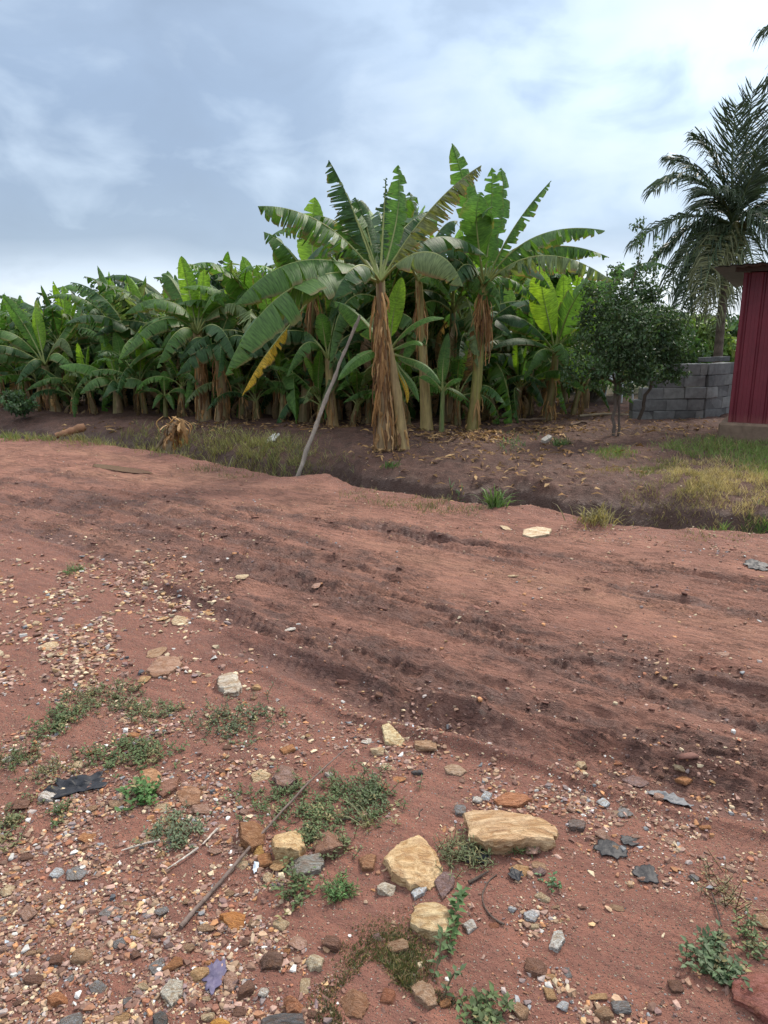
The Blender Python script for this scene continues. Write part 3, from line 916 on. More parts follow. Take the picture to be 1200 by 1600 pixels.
hero_plant((690, 672), 11.2, (692, 608), .04, .03, 'slender green banana sucker at the foot of the yellow-green stem', [
    L_((690, 585, 0), (692, 560, 0), (700, 520, .1), w=.2, t=.1, d=0, F=(-.2, -1, .2), col='mat'),
    L_((680, 595, -.1), (668, 580, -.2), (655, 590, -.2), w=.2, t=.1, d=.3, F=(0, -.6, 1), col='fresh'),
    L_((700, 595, -.1), (710, 588, -.2), (722, 592, -.2), w=.18, t=.1, d=.3, F=(0, -.6, 1), col='fresh'),
    L_((700, 600, .1), (720, 610, .1), (735, 628, .1), w=.18, t=.1, d=.3, col='mat'),
], dry=.05, col0=(.12, .16, .05), col1=(.14, .2, .06), seed=16)

# --- library of leaves for the plants deeper in the grove
LIB = []
for i in range(48):
    kind = ('up', 'mid', 'arch', 'droop')[i % 4]
    L = 1.0
    jj = lambda: random.uniform(-.07, .07)
    if kind == 'up':
        pts = [(0, 0, 0), (.06, 0, .4), (.14, .03, .75), (.22 + .1 * random.random(), .05, 1.0)]
        pts = [pts[0]] + [(a + jj(), b + jj(), c + jj()) for a, b, c in pts[1:]]
        g = leaf_geo(pts, .225, .12 + .4 * random.random(), .35, .3, (-1, .3, .25), .16, .05, .010, 500 + i, 30)
    elif kind == 'mid':
        pts = [(0, 0, 0), (.25, 0, .45), (.6, .04, .75), (.95, .05, .62)]
        pts = [pts[0]] + [(a + jj(), b + jj() * 1.5, c + jj()) for a, b, c in pts[1:]]
        g = leaf_geo(pts, .32, .5 + .35 * random.random(), .5, .6, (0, 0, 1), .14, .6, .010, 500 + i, 30)
    elif kind == 'arch':
        pts = [(0, 0, 0), (.3, 0, .35), (.75, .03, .42), (1.02, .05, .02)]
        pts = [pts[0]] + [(a + jj(), b + jj() * 1.5, c + jj()) for a, b, c in pts[1:]]
        g = leaf_geo(pts, .33, .5 + .4 * random.random(), .65, .6, (0, 0, 1), .14, .7, .010, 500 + i, 30)
    else:
        pts = [(0, 0, 0), (.3, 0, .2), (.62, .03, .1), (.72, .05, -.55)]
        pts = [pts[0]] + [(a + jj(), b + jj() * 1.5, c + jj()) for a, b, c in pts[1:]]
        g = leaf_geo(pts, .32, .5 + .4 * random.random(), .6, .6, (0, 0, 1), .14, .6, .010, 500 + i, 30)
    me, mr = g[0].mesh('leaf'), g[1].mesh('midrib')
    me.materials.append(M_LEAF)
    mr.materials.append(M_RIB)
    LIB.append((kind, me, mr))
BYK = {k: [(a, b) for kk, a, b in LIB if kk == k] for k in ('up', 'mid', 'arch', 'droop')}


def canopy(x, y):
    px = topx(x, y, 1.5)[0]
    py = np.interp(px, [-400, 0, 60, 130, 170, 220, 290, 350, 420, 480, 560, 900, 1000], [480, 468, 472, 458, 440, 430, 412, 415, 385, 345, 330, 330, 420])
    return float(P(px, py, y)[2])


def grove_plant(x, y, hgt, Ls, label, seed, nl=10, bright=.25, group='banana plants deeper in the grove', stems=1):
    r = random.Random(seed)
    z = H(x, y)
    zt = canopy(x, y) - z
    k_ = min(1.0, zt * r.uniform(.92, 1.06) / (hgt + Ls * .9))
    hgt, Ls = hgt * k_, Ls * k_ ** .7
    root = thing('banana_plant', label, 'banana plant', (x, y, z), group)
    lx, ly = r.uniform(-.15, .15), r.uniform(-.12, .12)
    top = np.array([lx, ly, hgt])
    acc, C, rad = stem_geo((0, 0, 0), top, .075 * (.7 + .3 * hgt / 2), .045, 0, dry=r.uniform(.35, .8), seed=seed)
    put('stem', acc.mesh('stem'), M_STEM, root)
    sh = sheath_geo(C, rad, 14, .2, .95, (.2, .6), (.012, .045), .028, seed)
    put('dry_sheath', sh.mesh('dry_sheath', None, False), M_DRY, root)
    kinds = ['up', 'up', 'mid', 'mid', 'mid', 'arch', 'arch', 'arch', 'droop', 'droop', 'mid', 'arch', 'droop', 'arch', 'droop', 'droop'][:nl]
    a0 = r.uniform(0, 6.28)
    for i, k in enumerate(kinds):
        me, mr = r.choice(BYK[k])
        o = put('leaf', me, None, root, loc=top + np.array([0, 0, -.04 * i / nl]))
        a = a0 + i * 2.4 + r.uniform(-.4, .4)
        o.rotation_euler = (r.uniform(-.12, .12), r.uniform(-.15, .15), a)
        s = Ls * r.uniform(.85, 1.15) * (.85 if k == 'up' else 1)
        o.scale = (s, s, s)
        c = GREEN['bright'] if k == 'up' and r.random() < bright * 2 else GREEN['fresh'] if r.random() < bright else GREEN[r.choice(['mat', 'mat', 'dark', 'dark', 'dusty'])]
        j = r.uniform(.85, 1.15)
        o.color = (c[0] * j, c[1] * j, c[2] * j, c[3])
        put('midrib', mr, None, o, color=RIBC)
    for i in range(3):
        me, mr = r.choice(BYK['droop'])
        o = put('dead_leaf', me, None, root, loc=top + np.array([0, 0, -.12 - .12 * i]))
        o.rotation_euler = (r.uniform(-.2, .2), r.uniform(.5, .9), a0 + 1.1 + i * 2.1)
        s_ = Ls * r.uniform(.55, .8)
        o.scale = (s_, s_ * .5, s_)
        o.color = (*(np.array((.25, .165, .085)) * r.uniform(.6, 1.2)), 1)
        o['label'] = 'dried brown hanging leaf'
    return root


SEMI = [  # base px, Y, stem height, leaf length, leaves, label
    (8, 640, 15.6, 1.1, 1.5, 10, 'banana plant cut by the photo edge above the roadside bush'),
    (48, 648, 15.3, 1.0, 1.3, 9, 'banana plant with a stem leaning outward beside the road bend'),
    (148, 645, 16.2, 1.45, 1.6, 11, 'tall banana plant rising behind the low bright-leaved one'),
    (216, 650, 15.2, 1.75, 1.6, 11, 'banana plant with a dark stem and two pale tips against the sky'),
    (120, 650, 15.6, 1.0, 1.4, 10, 'short banana plant between the fan-leaved plant and the four cut stems'),
    (395, 652, 14.2, 1.85, 1.7, 12, 'banana plant with drooping dark crown behind the thick brown clump'),
    (430, 655, 13.8, 1.2, 1.4, 10, 'shaded short banana plant behind the hanging yellow leaf'),
    (560, 655, 13.6, 1.3, 1.5, 10, 'shaded banana plant between the ochre stem and the shaggy stem'),
    (790, 645, 14.8, 1.5, 1.6, 11, 'dark-leaved banana plant behind the smooth yellow-green stem'),
    (828, 652, 13.9, .95, 1.2, 9, 'short green-stemmed banana plant next to the lime-leaved one'),
    (914, 646, 14.9, 1.1, 1.2, 8, 'banana plant with a lone reddish-brown stem behind the leafy tree'),
    (880, 640, 16.2, 1.6, 1.6, 11, 'banana plant showing over the lime-leaved one'),
    (620, 650, 14.4, 1.9, 1.7, 11, 'dark banana plant filling the gap behind the shaggy stem'),
    (710, 650, 14.2, 1.6, 1.6, 11, 'dark banana plant filling the gap behind the pale yellowish stem'),
    (598, 664, 12.3, 2.3, 1.75, 10, 'tall shaded banana plant right behind the shaggy stem'), (700, 660, 12.5, 2.4, 1.8, 10, 'tall shaded banana plant between the pale yellowish and the smooth stem'),
    (640, 658, 13.0, 2.5, 1.8, 10, 'tallest shaded banana plant behind the pale yellowish stem'),
    (290, 650, 14.8, 1.6, 1.6, 11, 'dark banana plant just behind the bright pointed top leaf'),
]
for i, (bx, by, Y, hg, Ls, nl, lb) in enumerate(SEMI):
    b = P(bx, by, Y)
    grove_plant(b[0], Y, hg, Ls * 1.12, lb, 70 + i, nl + 3, .25, 'banana plants of the roadside grove')

BACK = [(-9.2, 17.6), (-7.6, 18.2), (-6.0, 17.4), (-4.6, 16.8), (-3.3, 16.2), (-1.9, 15.6), (-.4, 15.4), (.9, 16.0), (2.2, 15.8), (3.4, 16.8),
        (-11.0, 20.2), (-8.6, 20.4), (-6.6, 20.0), (-4.6, 19.4), (-2.6, 18.6), (-.8, 18.0), (1.2, 18.4), (3.0, 18.6), (-3.8, 22.5), (-.6, 21.5), (2.2, 21.2), (-7.5, 23.5), (-12, 23.5), (-5.2, 18.3), (-3.0, 17.2), (-1.0, 16.6), (.4, 16.8), (1.8, 17.0), (3.0, 17.8), (-8.0, 19.2), (-6.8, 21.6), (-2.0, 20), (.5, 19.8), (3.9, 18.4), (1.5, 20.3)]
BACK += [(P(px, 600, Y)[0], Y) for px, Y in ((30, 16.2), (112, 15.5), (165, 15.1), (238, 14.7), (272, 14.5), (378, 13.9), (414, 13.5), (450, 13.7), (545, 13.3), (588, 13.1), (642, 12.9), (705, 13.3), (800, 13.9), (75, 16.4), (200, 15.9), (330, 14.9))]
SEEN = ['the road bend', 'the road bend', 'the low bright-leaved plant', 'the two pale tips', 'the thick brown clump', 'the broad pale upright leaf', 'the shaggy stem', 'the pale yellowish stem',
        'the smooth yellow-green stem', 'the lime-green leaf']
for i, (x, y) in enumerate(BACK):
    x, y = x + random.uniform(-.4, .4), y + random.uniform(-.4, .4)
    px = topx(x, y, 1.5)[0]
    row = 'front' if y < 15.2 else 'second' if y < 17.4 else 'third' if y < 19.6 else 'last'
    lm = SEEN[int(np.argmin([abs(px - q) for q in (20, 80, 180, 225, 310, 480, 600, 665, 760, 860)]))]
    grove_plant(x, y, random.uniform(1.3, 1.9) if y > 15.2 else random.uniform(.8, 1.4), random.uniform(1.6, 2.0), f'{row}-row banana plant in the shade of the grove behind {lm}', 200 + i, 14, .2)


SUCK = [(28, 652, 15.0), (118, 656, 14.3), (150, 655, 14.2), (228, 657, 13.9), (285, 660, 13.4), (375, 663, 13.0), (402, 662, 12.9), (440, 664, 12.7), (498, 668, 12.3), (548, 668, 12.2), (575, 665, 12.3), (640, 664, 12.0), (715, 668, 12.0), (775, 660, 12.9), (805, 660, 13.0), (893, 655, 13.7), (60, 655, 14.7), (340, 655, 13.7)]
for i, (px, py, Y) in enumerate(SUCK):
    lm = SEEN[int(np.argmin([abs(px - q) for q in (20, 80, 180, 225, 310, 480, 600, 665, 760, 860)]))]
    grove_plant(P(px, py, Y)[0], Y, random.uniform(.3, .6), random.uniform(.75, 1.15), f'{"waist" if i % 2 else "knee"}-high leafy banana sucker at the front of the grove by {lm}', 500 + i, 9, .45, 'banana suckers along the front of the grove')


# ------------------------------------------------------------------ trees and shrubs
def foliage(cl, n, size, col, seed, up=.4, aspect=2.2, shell=.55):
    """many leaf-sized faces spread through a set of ellipsoids [(centre, radii)]"""
    r = np.random.default_rng(seed)
    vol = np.array([c[1][0] * c[1][1] * c[1][2] for c in cl]) ** .85
    k = r.choice(len(cl), n, p=vol / vol.sum())
    cen = np.array([c[0] for c in cl])[k]
    rad = np.array([c[1] for c in cl])[k]
    d = r.normal(size=(n, 3))
    d /= np.linalg.norm(d, axis=1, keepdims=True)
    rr = (shell + (1 - shell) * r.random(n)) ** .8
    p = cen + d * rad * rr[:, None] + r.normal(size=(n, 3)) * .02
    nrm = d * .7 + r.normal(size=(n, 3)) * .6 + np.array([0, 0, up])
    nrm /= np.linalg.norm(nrm, axis=1, keepdims=True)
    t = np.cross(nrm, r.normal(size=(n, 3)))
    t[:, 2] -= .35
    t /= np.linalg.norm(t, axis=1, keepdims=True)
    b = np.cross(nrm, t)
    s = size * r.uniform(.6, 1.3, n)[:, None]
    fold = nrm * s * .18
    V = np.stack([p - t * s, p + b * s / aspect + fold, p + t * s, p - b * s / aspect + fold], 1).reshape(-1, 3)
    i = np.arange(n)[:, None] * 4
    T = np.concatenate([i + np.array([[0, 1, 2]]), i + np.array([[0, 2, 3]])])
    cl_t = .75 + .5 * r.random(len(cl))
    cc = np.asarray(col) * (cl_t[k] * r.uniform(.7, 1.35, n))[:, None]
    cc = cc * (1 + r.normal(size=(n, 3)) * .08)
    acc = Acc()
    acc.add(V, None, T, None, np.repeat(np.clip(cc, .002, 1), 4, 0))
    return acc


def branch(acc, a, b, r0, r1, col, wob=.05, n=8):
    C = np.linspace(0, 1, n)[:, None] * (np.asarray(b) - np.asarray(a)) + np.asarray(a)
    w = rng.normal(size=(n, 3)) * wob * np.sin(np.linspace(0, np.pi, n))[:, None]
    tube(acc, C + w, np.linspace(r0, r1, n), 7, col)


# leafy dark tree by the wall
def leafy_tree():
    Y = 10.8
    b = P(958, 694, Y)
    b[2] = H(b[0], b[1])
    root = thing('leafy_tree', 'bushy dark green tree with a thin trunk between the grove and block wall', 'tree', b)
    ta = Acc()
    f = P(962, 600, Y)
    branch(ta, b - [0, 0, .1], f, .027, .02, (.13, .10, .08), .012)
    branch(ta, P(966, 690, Y + .05) - [0, 0, .05], P(968, 600, Y + .1), .02, .015, (.13, .10, .08), .02)
    ends = [(930, 520, .3), (1000, 500, .1), (975, 480, -.2), (1035, 560, .2), (1002, 380, .1), (925, 575, -.3), (1010, 590, -.3)]
    for e in ends:
        branch(ta, f, P(e[0], e[1], Y + e[2]), .02, .006, (.11, .09, .06), .03)
    branch(ta, P(998, 655, Y + .4), P(1020, 590, Y + .2), .03, .02, (.10, .08, .06), .02)
    put('trunk', ta.mesh('trunk', b), M_BARK, root)
    cl = []
    for (px, py, dy, rx, rz) in [(955, 545, 0, 32, 40), (985, 570, -.3, 38, 32), (930, 505, .2, 26, 32), (1005, 520, .1, 34, 36), (970, 480, .1, 34, 30), (1030, 565, .1, 28, 28), (1010, 470, .2, 20, 26),
                                 (1040, 590, .2, 22, 16), (940, 590, -.2, 30, 20), (995, 450, .1, 14, 22), (1000, 605, -.2, 34, 14), (1050, 540, .3, 14, 14), (925, 470, .3, 16, 14), (985, 525, -.4, 40, 40),
                                 (998, 425, .1, 6, 18), (1000, 390, .1, 6, 14), (1002, 365, .1, 8, 10), (992, 370, .1, 8, 5), (1025, 410, .2, 5, 22), (1022, 440, .2, 7, 16), (1045, 500, .2, 12, 10), (1060, 575, .2, 14, 8), (1030, 520, .2, 30, 26), (1045, 560, .1, 24, 14), (915, 540, .2, 18, 26), (910, 600, -.1, 16, 12), (1065, 600, .2, 14, 6), (960, 440, .2, 12, 16), (1018, 478, .1, 22, 18), (1070, 550, .4, 12, 8), (975, 625, -.2, 20, 8), (905, 570, .3, 16, 22), (1062, 565, .3, 18, 16), (1040, 605, .1, 22, 10), (930, 618, -.1, 18, 8)]:
        c = P(px, py - 16, Y + dy)
        k = Y / FPX * 1.1
        cl.append((c, (rx * k, max(rx, 12) * k * .9, rz * k)))
    rs = np.random.default_rng(12)
    for _ in range(46):
        c0, r0 = cl[rs.choice([0, 1, 2, 3, 5, 7, 8, 10, 11, 13, 22, 23, 24, 25, 26])]
        dd = unit(rs.normal(size=3) * [1, .6, 1])
        q = rs.uniform(.06, .13)
        cl.append((c0 + dd * np.array(r0) * rs.uniform(.95, 1.35), (q, q, q * rs.uniform(.6, 1.5))))
    put('crown', foliage(cl, 15000, .030, (.056, .096, .036), 31, .4, 2.0, .2).mesh('crown', b, False), M_FOL, root)


leafy_tree()


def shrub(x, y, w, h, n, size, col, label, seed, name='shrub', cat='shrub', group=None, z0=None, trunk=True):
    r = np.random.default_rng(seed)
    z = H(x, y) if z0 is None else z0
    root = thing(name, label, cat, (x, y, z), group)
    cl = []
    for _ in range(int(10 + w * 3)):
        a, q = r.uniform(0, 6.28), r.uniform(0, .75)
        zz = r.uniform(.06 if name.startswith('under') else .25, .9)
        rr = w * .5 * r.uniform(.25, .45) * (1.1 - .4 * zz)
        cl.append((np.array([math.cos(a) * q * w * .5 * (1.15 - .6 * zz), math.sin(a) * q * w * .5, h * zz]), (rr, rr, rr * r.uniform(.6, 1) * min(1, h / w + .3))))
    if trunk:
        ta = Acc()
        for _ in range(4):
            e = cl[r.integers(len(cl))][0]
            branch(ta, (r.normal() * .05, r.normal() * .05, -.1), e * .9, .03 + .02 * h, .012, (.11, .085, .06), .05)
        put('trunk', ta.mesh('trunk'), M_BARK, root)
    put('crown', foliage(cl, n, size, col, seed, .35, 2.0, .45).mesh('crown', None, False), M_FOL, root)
    return root


# dark trees behind the grove (close the gaps between the banana crowns)
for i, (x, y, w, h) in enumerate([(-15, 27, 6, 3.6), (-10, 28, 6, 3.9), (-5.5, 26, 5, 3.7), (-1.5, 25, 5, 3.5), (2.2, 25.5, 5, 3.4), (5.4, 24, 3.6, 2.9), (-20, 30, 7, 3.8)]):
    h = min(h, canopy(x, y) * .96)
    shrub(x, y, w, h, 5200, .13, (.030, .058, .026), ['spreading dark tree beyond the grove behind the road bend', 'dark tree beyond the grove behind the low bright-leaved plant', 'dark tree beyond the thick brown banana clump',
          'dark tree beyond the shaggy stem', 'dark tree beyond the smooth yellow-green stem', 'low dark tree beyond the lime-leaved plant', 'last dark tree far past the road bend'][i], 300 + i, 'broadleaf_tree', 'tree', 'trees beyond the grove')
# added filler bushes; very dark leaves stand in for shade between the banana stems
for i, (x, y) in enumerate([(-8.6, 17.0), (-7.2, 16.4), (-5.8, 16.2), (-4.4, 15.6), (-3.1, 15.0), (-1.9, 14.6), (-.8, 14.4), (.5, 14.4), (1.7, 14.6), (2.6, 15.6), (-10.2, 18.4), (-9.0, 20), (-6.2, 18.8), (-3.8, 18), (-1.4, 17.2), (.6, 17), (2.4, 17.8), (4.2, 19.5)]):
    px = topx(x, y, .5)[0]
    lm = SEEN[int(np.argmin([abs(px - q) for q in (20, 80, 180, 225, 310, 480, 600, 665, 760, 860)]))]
    shrub(x, y, 2.3, 1.35 if i < 10 else 2.0, 1500, .085, (.022, .046, .018), f'{"front" if i < 10 else "rear"} dark bush added to deepen the shade behind {lm}', 400 + i, 'understory_shade_filler', 'bush', 'added dark shade-filler bushes between the banana stems')
for i, (px, Y, w_, h, c, lb) in enumerate([(925, 16.5, 2.2, 1.75, (.05, .09, .035), 'green bush filling the gap just behind the lone reddish-brown stem'), (975, 18.5, 2.6, 2.1, (.045, .085, .032), 'green bush directly behind the leafy tree'),
                                        (1035, 21, 3.0, 1.9, (.055, .10, .035), 'green bush rising over the stepped end of the block wall'), (895, 19.5, 2.6, 2.2, (.035, .07, .028), 'dark bush behind the glowing lime-green leaf')]):
    shrub(P(px, 560, Y)[0], Y, w_, h, 2400, .085, c, lb, 440 + i, 'bush', 'bush')
# mid-green tree whose leafy top shows between the crowns
b = P(365, 640, 15.5)
shrub(b[0], b[1], 1.7, 2.75, 2600, .09, (.038, .075, .03), 'round-leaved tree top poking out beside the pale upright leaf', 320, 'broadleaf_tree', 'tree')
# green country seen past the wall
for i, (px, Y, w, h, c, lb) in enumerate([
        (1085, 24, 3.6, 2.0, (.17, .24, .065), 'light green bush just past the block wall'), (1050, 27, 3.2, 2.3, (.12, .18, .055), 'mid green bush past the wall behind the leafy tree'),
        (1120, 30, 4.0, 2.2, (.18, .25, .07), 'pale green bush in the field under the coconut palm'), (1150, 27, 3.0, 2.1, (.06, .11, .038), 'dark bush beside the red kiosk wall'),
        (1075, 44, 7, 2.4, (.06, .11, .045), 'distant round bush on the skyline behind the wall'), (1135, 48, 8, 2.6, (.055, .10, .045), 'distant wide bush on the skyline beside the palm trunk'),
        (1000, 40, 8, 2.6, (.05, .09, .04), 'distant dark bush behind the leafy tree'), (1200, 45, 9, 2.6, (.05, .09, .04), 'distant bush hidden mostly by the red kiosk')]):
    shrub(P(px, 540, Y)[0], Y, w, h, 3000, .09 + Y * .0016, c, lb, 340 + i, 'bush', 'bush', 'bushes in the field past the wall')
b = GT(10, 684)
shrub(b[0] - .1, b[1] + .6, .9, .55, 1300, .035, (.05, .095, .035), 'low round green bush at the road edge before the grove', 360, 'bush', 'bush', trunk=False)


# ------------------------------------------------------------------ coconut palms
def frond_geo(pts, lw, n=58, seed=0, hang=.5, col=(.05, .085, .045)):
    r = np.random.default_rng(seed)
    N = 40
    C = bez(pts, N)
    T = np.gradient(C, axis=0)
    T /= np.linalg.norm(T, axis=1, keepdims=True)
    acc = Acc()
    tube(acc, C, np.linspace(.035, .006, N), 5, (.10, .13, .055), cap=False)
    tt = np.linspace(0, 1, N)
    g = np.array([0, 0, -1.0])
    for sg in (-1, 1):
        for i in range(n):
            t = .14 + .86 * (i + r.uniform(-.3, .3)) / n
            t = min(max(t, .1), .995)
            c = np.array([np.interp(t, tt, C[:, k]) for k in range(3)])
            d = unit([np.interp(t, tt, T[:, k]) for k in range(3)])
            side = np.cross(d, (0, 0, 1))
            if np.linalg.norm(side) < .25:
                side = np.cross(d, (0, -1, .2))
            side = unit(side) * sg
            L = lw * (math.sin(math.pi * (t * .8 + .12)) ** .7) * r.uniform(.7, 1.15)
            if r.random() < .12:
                continue
            d0 = unit(side * .8 + d * .55 + np.array([0, 0, .15]) + r.normal(size=3) * .16)
            d1 = unit(d0 * (1 - hang) + g * hang + d * .2)
            d2 = unit(d0 * (1 - hang) * .5 + g * hang * 1.5 + d * .15)
            p1 = c + d0 * L * .4
            p2 = p1 + d1 * L * .35
            p3 = p2 + d2 * L * .3
            w = unit(np.cross(d0, r.normal(size=3) * .5 + np.array([0, -1, .6]))) * .0155
            V = [c - w * .5, c + w * .5, p1 - w, p1 + w, p2 - w * .8, p2 + w * .8, p3]
            cc = np.asarray(col) * r.uniform(.7, 1.35)
            acc.add(V, [[0, 1, 3, 2], [2, 3, 5, 4]], [[4, 5, 6]], None, cc)
    return acc


def palm(bpx, mpx, cpx, Y, tips, label, nuts=True, lw=.8, seed=0, z0=0.05):
    b = P(bpx[0], bpx[1], Y)
    b[2] = z0
    c = P(cpx[0], cpx[1], Y)
    m = P(mpx[0], mpx[1], Y)
    root = thing('coconut_palm', label, 'palm tree', b)
    ta = Acc()
    n = 60
    C = bez([b, 2 * m - .5 * (b + c), c], n)
    rad = np.linspace(.10, .075, n) * (1 + .06 * (np.arange(n) % 3 == 0)) + .10 * np.exp(-np.linspace(0, 14, n))
    tube(ta, C, rad, 12, np.array([(.17, .13, .10)]) * (1 - .35 * (np.arange(n) % 3 == 0))[:, None])
    put('trunk', ta.mesh('trunk', b), M_BARK, root)
    for i, tp in enumerate(tips):
        a, e, col = tp[0], tp[1], tp[2] if len(tp) > 2 else (.045, .078, .042)
        pts = [c, P(a[0], a[1], Y + a[2]), P(e[0], e[1], Y + e[2])]
        h = (tp[3] if len(tp) > 3 else .5) * .75
        put('frond', frond_geo(pts, lw, 80, seed + i, h, col).mesh('frond', b, False), M_FROND, root)
    if nuts:
        r = np.random.default_rng(seed)
        for i in range(9):
            me = bpy.data.meshes.new('coconut')
            bm = bmesh.new()
            bmesh.ops.create_icosphere(bm, subdivisions=2, radius=.10)
            for v in bm.verts:
                v.co.z *= 1.2
                v.co += v.normal * (.01 * math.sin(3 * math.atan2(v.co.y, v.co.x)))
            bm.to_mesh(me)
            bm.free()
            ca = me.color_attributes.new('Col', 'FLOAT_COLOR', 'POINT')
            cc = [(.16, .15, .04, 1), (.22, .13, .05, 1), (.12, .14, .04, 1)][i % 3]
            ca.data.foreach_set('color', np.tile(cc, len(me.vertices)))
            me.polygons.foreach_set('use_smooth', np.ones(len(me.polygons), bool))
            a = i * 2.4
            put('coconut', me, M_FOL, root, c - b + np.array([math.cos(a) * .2, -abs(math.sin(a)) * .22 - .03, -.06 - .16 * (i % 3)]))
    return root


DK, MD, YL = (.042, .064, .030), (.07, .092, .038), (.115, .115, .048)
palm((1119, 600), (1131, 460), (1146, 352), 17.5, [
    ((1160, 240, .1), (1178, 138, .2), DK, -.1), ((1140, 240, -.2), (1150, 165, -.4), DK, -.1), ((1125, 230, .2), (1082, 215, .4), DK, .45), ((1170, 250, .3), (1215, 150, .5), DK, .35),
    ((1085, 230, -.3), (1020, 300, -.6), DK, .6), ((1100, 250, .4), (1045, 250, .7), DK, .5), ((1070, 310, -.4), (984, 385, -.8), DK, .75), ((1090, 320, .2), (1010, 420, .5), DK, .75),
    ((1080, 350, -.3), (1040, 460, -.6), MD, .8), ((1100, 360, -.7), (1062, 490, -1.2), DK, .8), ((1115, 365, -.9), (1095, 480, -1.6), YL, .8), ((1140, 380, -1.0), (1110, 500, -1.7), YL, .8),
    ((1170, 360, -.9), (1190, 470, -1.6), MD, .8), ((1195, 330, -.6), (1240, 420, -1.0), MD, .75), ((1200, 290, -.3), (1262, 340, -.6), DK, .65), ((1190, 260, .3), (1255, 250, .6), DK, .55),
    ((1120, 300, .8), (1090, 330, 1.5), DK, .6), ((1175, 310, .9), (1210, 360, 1.6), DK, .65), ((1150, 370, .9), (1140, 480, 1.5), DK, .8), ((1105, 330, .9), (1050, 440, 1.5), DK, .75),
    ((1090, 350, .6), (1062, 505, 1.0), DK, .85), ((1130, 375, .8), (1118, 525, 1.2), MD, .85), ((1112, 345, .2), (1078, 480, .3), DK, .8), ((1125, 370, -.5), (1085, 500, -.8), MD, .85),
    ((1160, 300, -.5), (1195, 235, -1.0), DK, .4), ((1130, 290, -.5), (1100, 300, -1.1), DK, .5), ((1190, 300, -.8), (1225, 380, -1.5), DK, .7)],
    'coconut palm with a dark drooping crown rising behind the block wall', seed=900)
palm((1330, 620), (1335, 380), (1330, 60), 16.5, [
    ((1260, -10, -.2), (1192, 52, -.4), DK, .75), ((1250, 30, .2), (1196, 135, .3), DK, .75), ((1270, 80, .3), (1205, 190, .5), DK, .8), ((1290, -60, 0), (1245, -90, .2), DK, .4),
    ((1380, -20, -.2), (1450, 40, -.4), DK, .7), ((1400, 60, .2), (1460, 160, .3), DK, .7), ((1320, -70, .4), (1330, -150, .6), DK, .3), ((1370, 90, -.4), (1410, 220, -.8), DK, .8)],
    'second coconut palm whose frond tips hang into the upper right corner', nuts=False, seed=960)


# ------------------------------------------------------------------ concrete block wall
def box(acc, c, ax, ay, hx, hy, hz, col, jit=0.0, bev=.012):
    """bevelled box; ax, ay are unit axes in plan"""
    ax, ay = np.array([*ax, 0.0]), np.array([*ay, 0.0])
    az = np.array([0, 0, 1.0])
    V = []
    for sx in (-1, 1):
        for sy in (-1, 1):
            for sz in (-1, 1):
                for k in range(3):
                    e = [hx * sx, hy * sy, hz * sz]
                    for j in range(3):
                        if j != k:
                            e[j] -= bev * [sx, sy, sz][j]
                    V.append(c + ax * e[0] + ay * e[1] + az * e[2])
    bm = bmesh.new()
    for v in V:
        bm.verts.new(v + (rng.normal(size=3) * jit))
    res = bmesh.ops.convex_hull(bm, input=bm.verts)
    bm.verts.index_update()
    bmesh.ops.recalc_face_normals(bm, faces=bm.faces)
    vv = np.array([v.co[:] for v in bm.verts])
    tr = np.array([[v.index for v in f.verts] for f in bm.faces if len(f.verts) == 3])
    bm.free()
    acc.add(vv, None, tr, None, col)


def block_wall():
    a = P(984, 664, 13.1)[:2]
    m = P(1094, 660, 13.3)[:2]
    e = P(1205, 645, 15.2)[:2]
    base = np.array([a[0], a[1], .05])
    acc = Acc()
    hB = .205
    for (p, q, starts, nc, top_extra) in ((a, m, [0, .0, .15, .3, .42], 5, []), (m, e, [0, 0, 0, 0, 0], 5, [])):
        d = q - p
        L = np.hypot(*d)
        d = d / L
        nrm = np.array([d[1], -d[0]])
        for k in range(nc):
            x = starts[k] if k < len(starts) else 0
            x -= 0 if k % 2 == 0 or starts[k] > 0 else 0
            first = True
            while x < L - .05:
                w = .40 if not (first and k % 2) else .22
                w = min(w, L - x)
                first = False
                cc = (.175, .175, .168) if rng.random() < .75 else (.13, .13, .125) if rng.random() < .6 else (.23, .23, .215)
                cc = np.array(cc) * rng.uniform(.88, 1.12)
                cen = np.array([*(p + d * (x + w / 2) + nrm * rng.normal() * .008), .04 + hB * (k + .5)])
                box(acc, cen, d, nrm, w / 2 - .004, .075, hB / 2 - .004, cc, .005, .008)
                x += w
        n = 2
        # mortar core, set behind the block faces
        for k in range(nc):
            st = starts[k] if k < len(starts) else 0
            cen = np.array([*(p + d * (st + (L - st) / 2)), .04 + hB * (k + .5)])
            box(acc, cen, d, nrm, (L - st) / 2 - .02, .062, hB / 2 - .001 - .002 * k, (.13, .13, .125), 0, .004)
    # loose top blocks
    for (px, Y, k, w) in ((1105, 13.55, 6, .2), (1128, 14.0, 6, .2)):
        c = P(px, 555, Y)
        d = unit(np.append(e - m, 0))[:2]
        box(acc, np.array([c[0], c[1], (.05 + hB * 5 + .05)]), d, (d[1], -d[0]), w, .07, .045, (.1, .1, .1), .004)
    o = put('block_wall', acc.mesh('block_wall', base, False), M_CONC, loc=base)
    tag(o, 'low unfinished grey concrete block wall with a stepped end beside the red kiosk', 'wall')


block_wall()


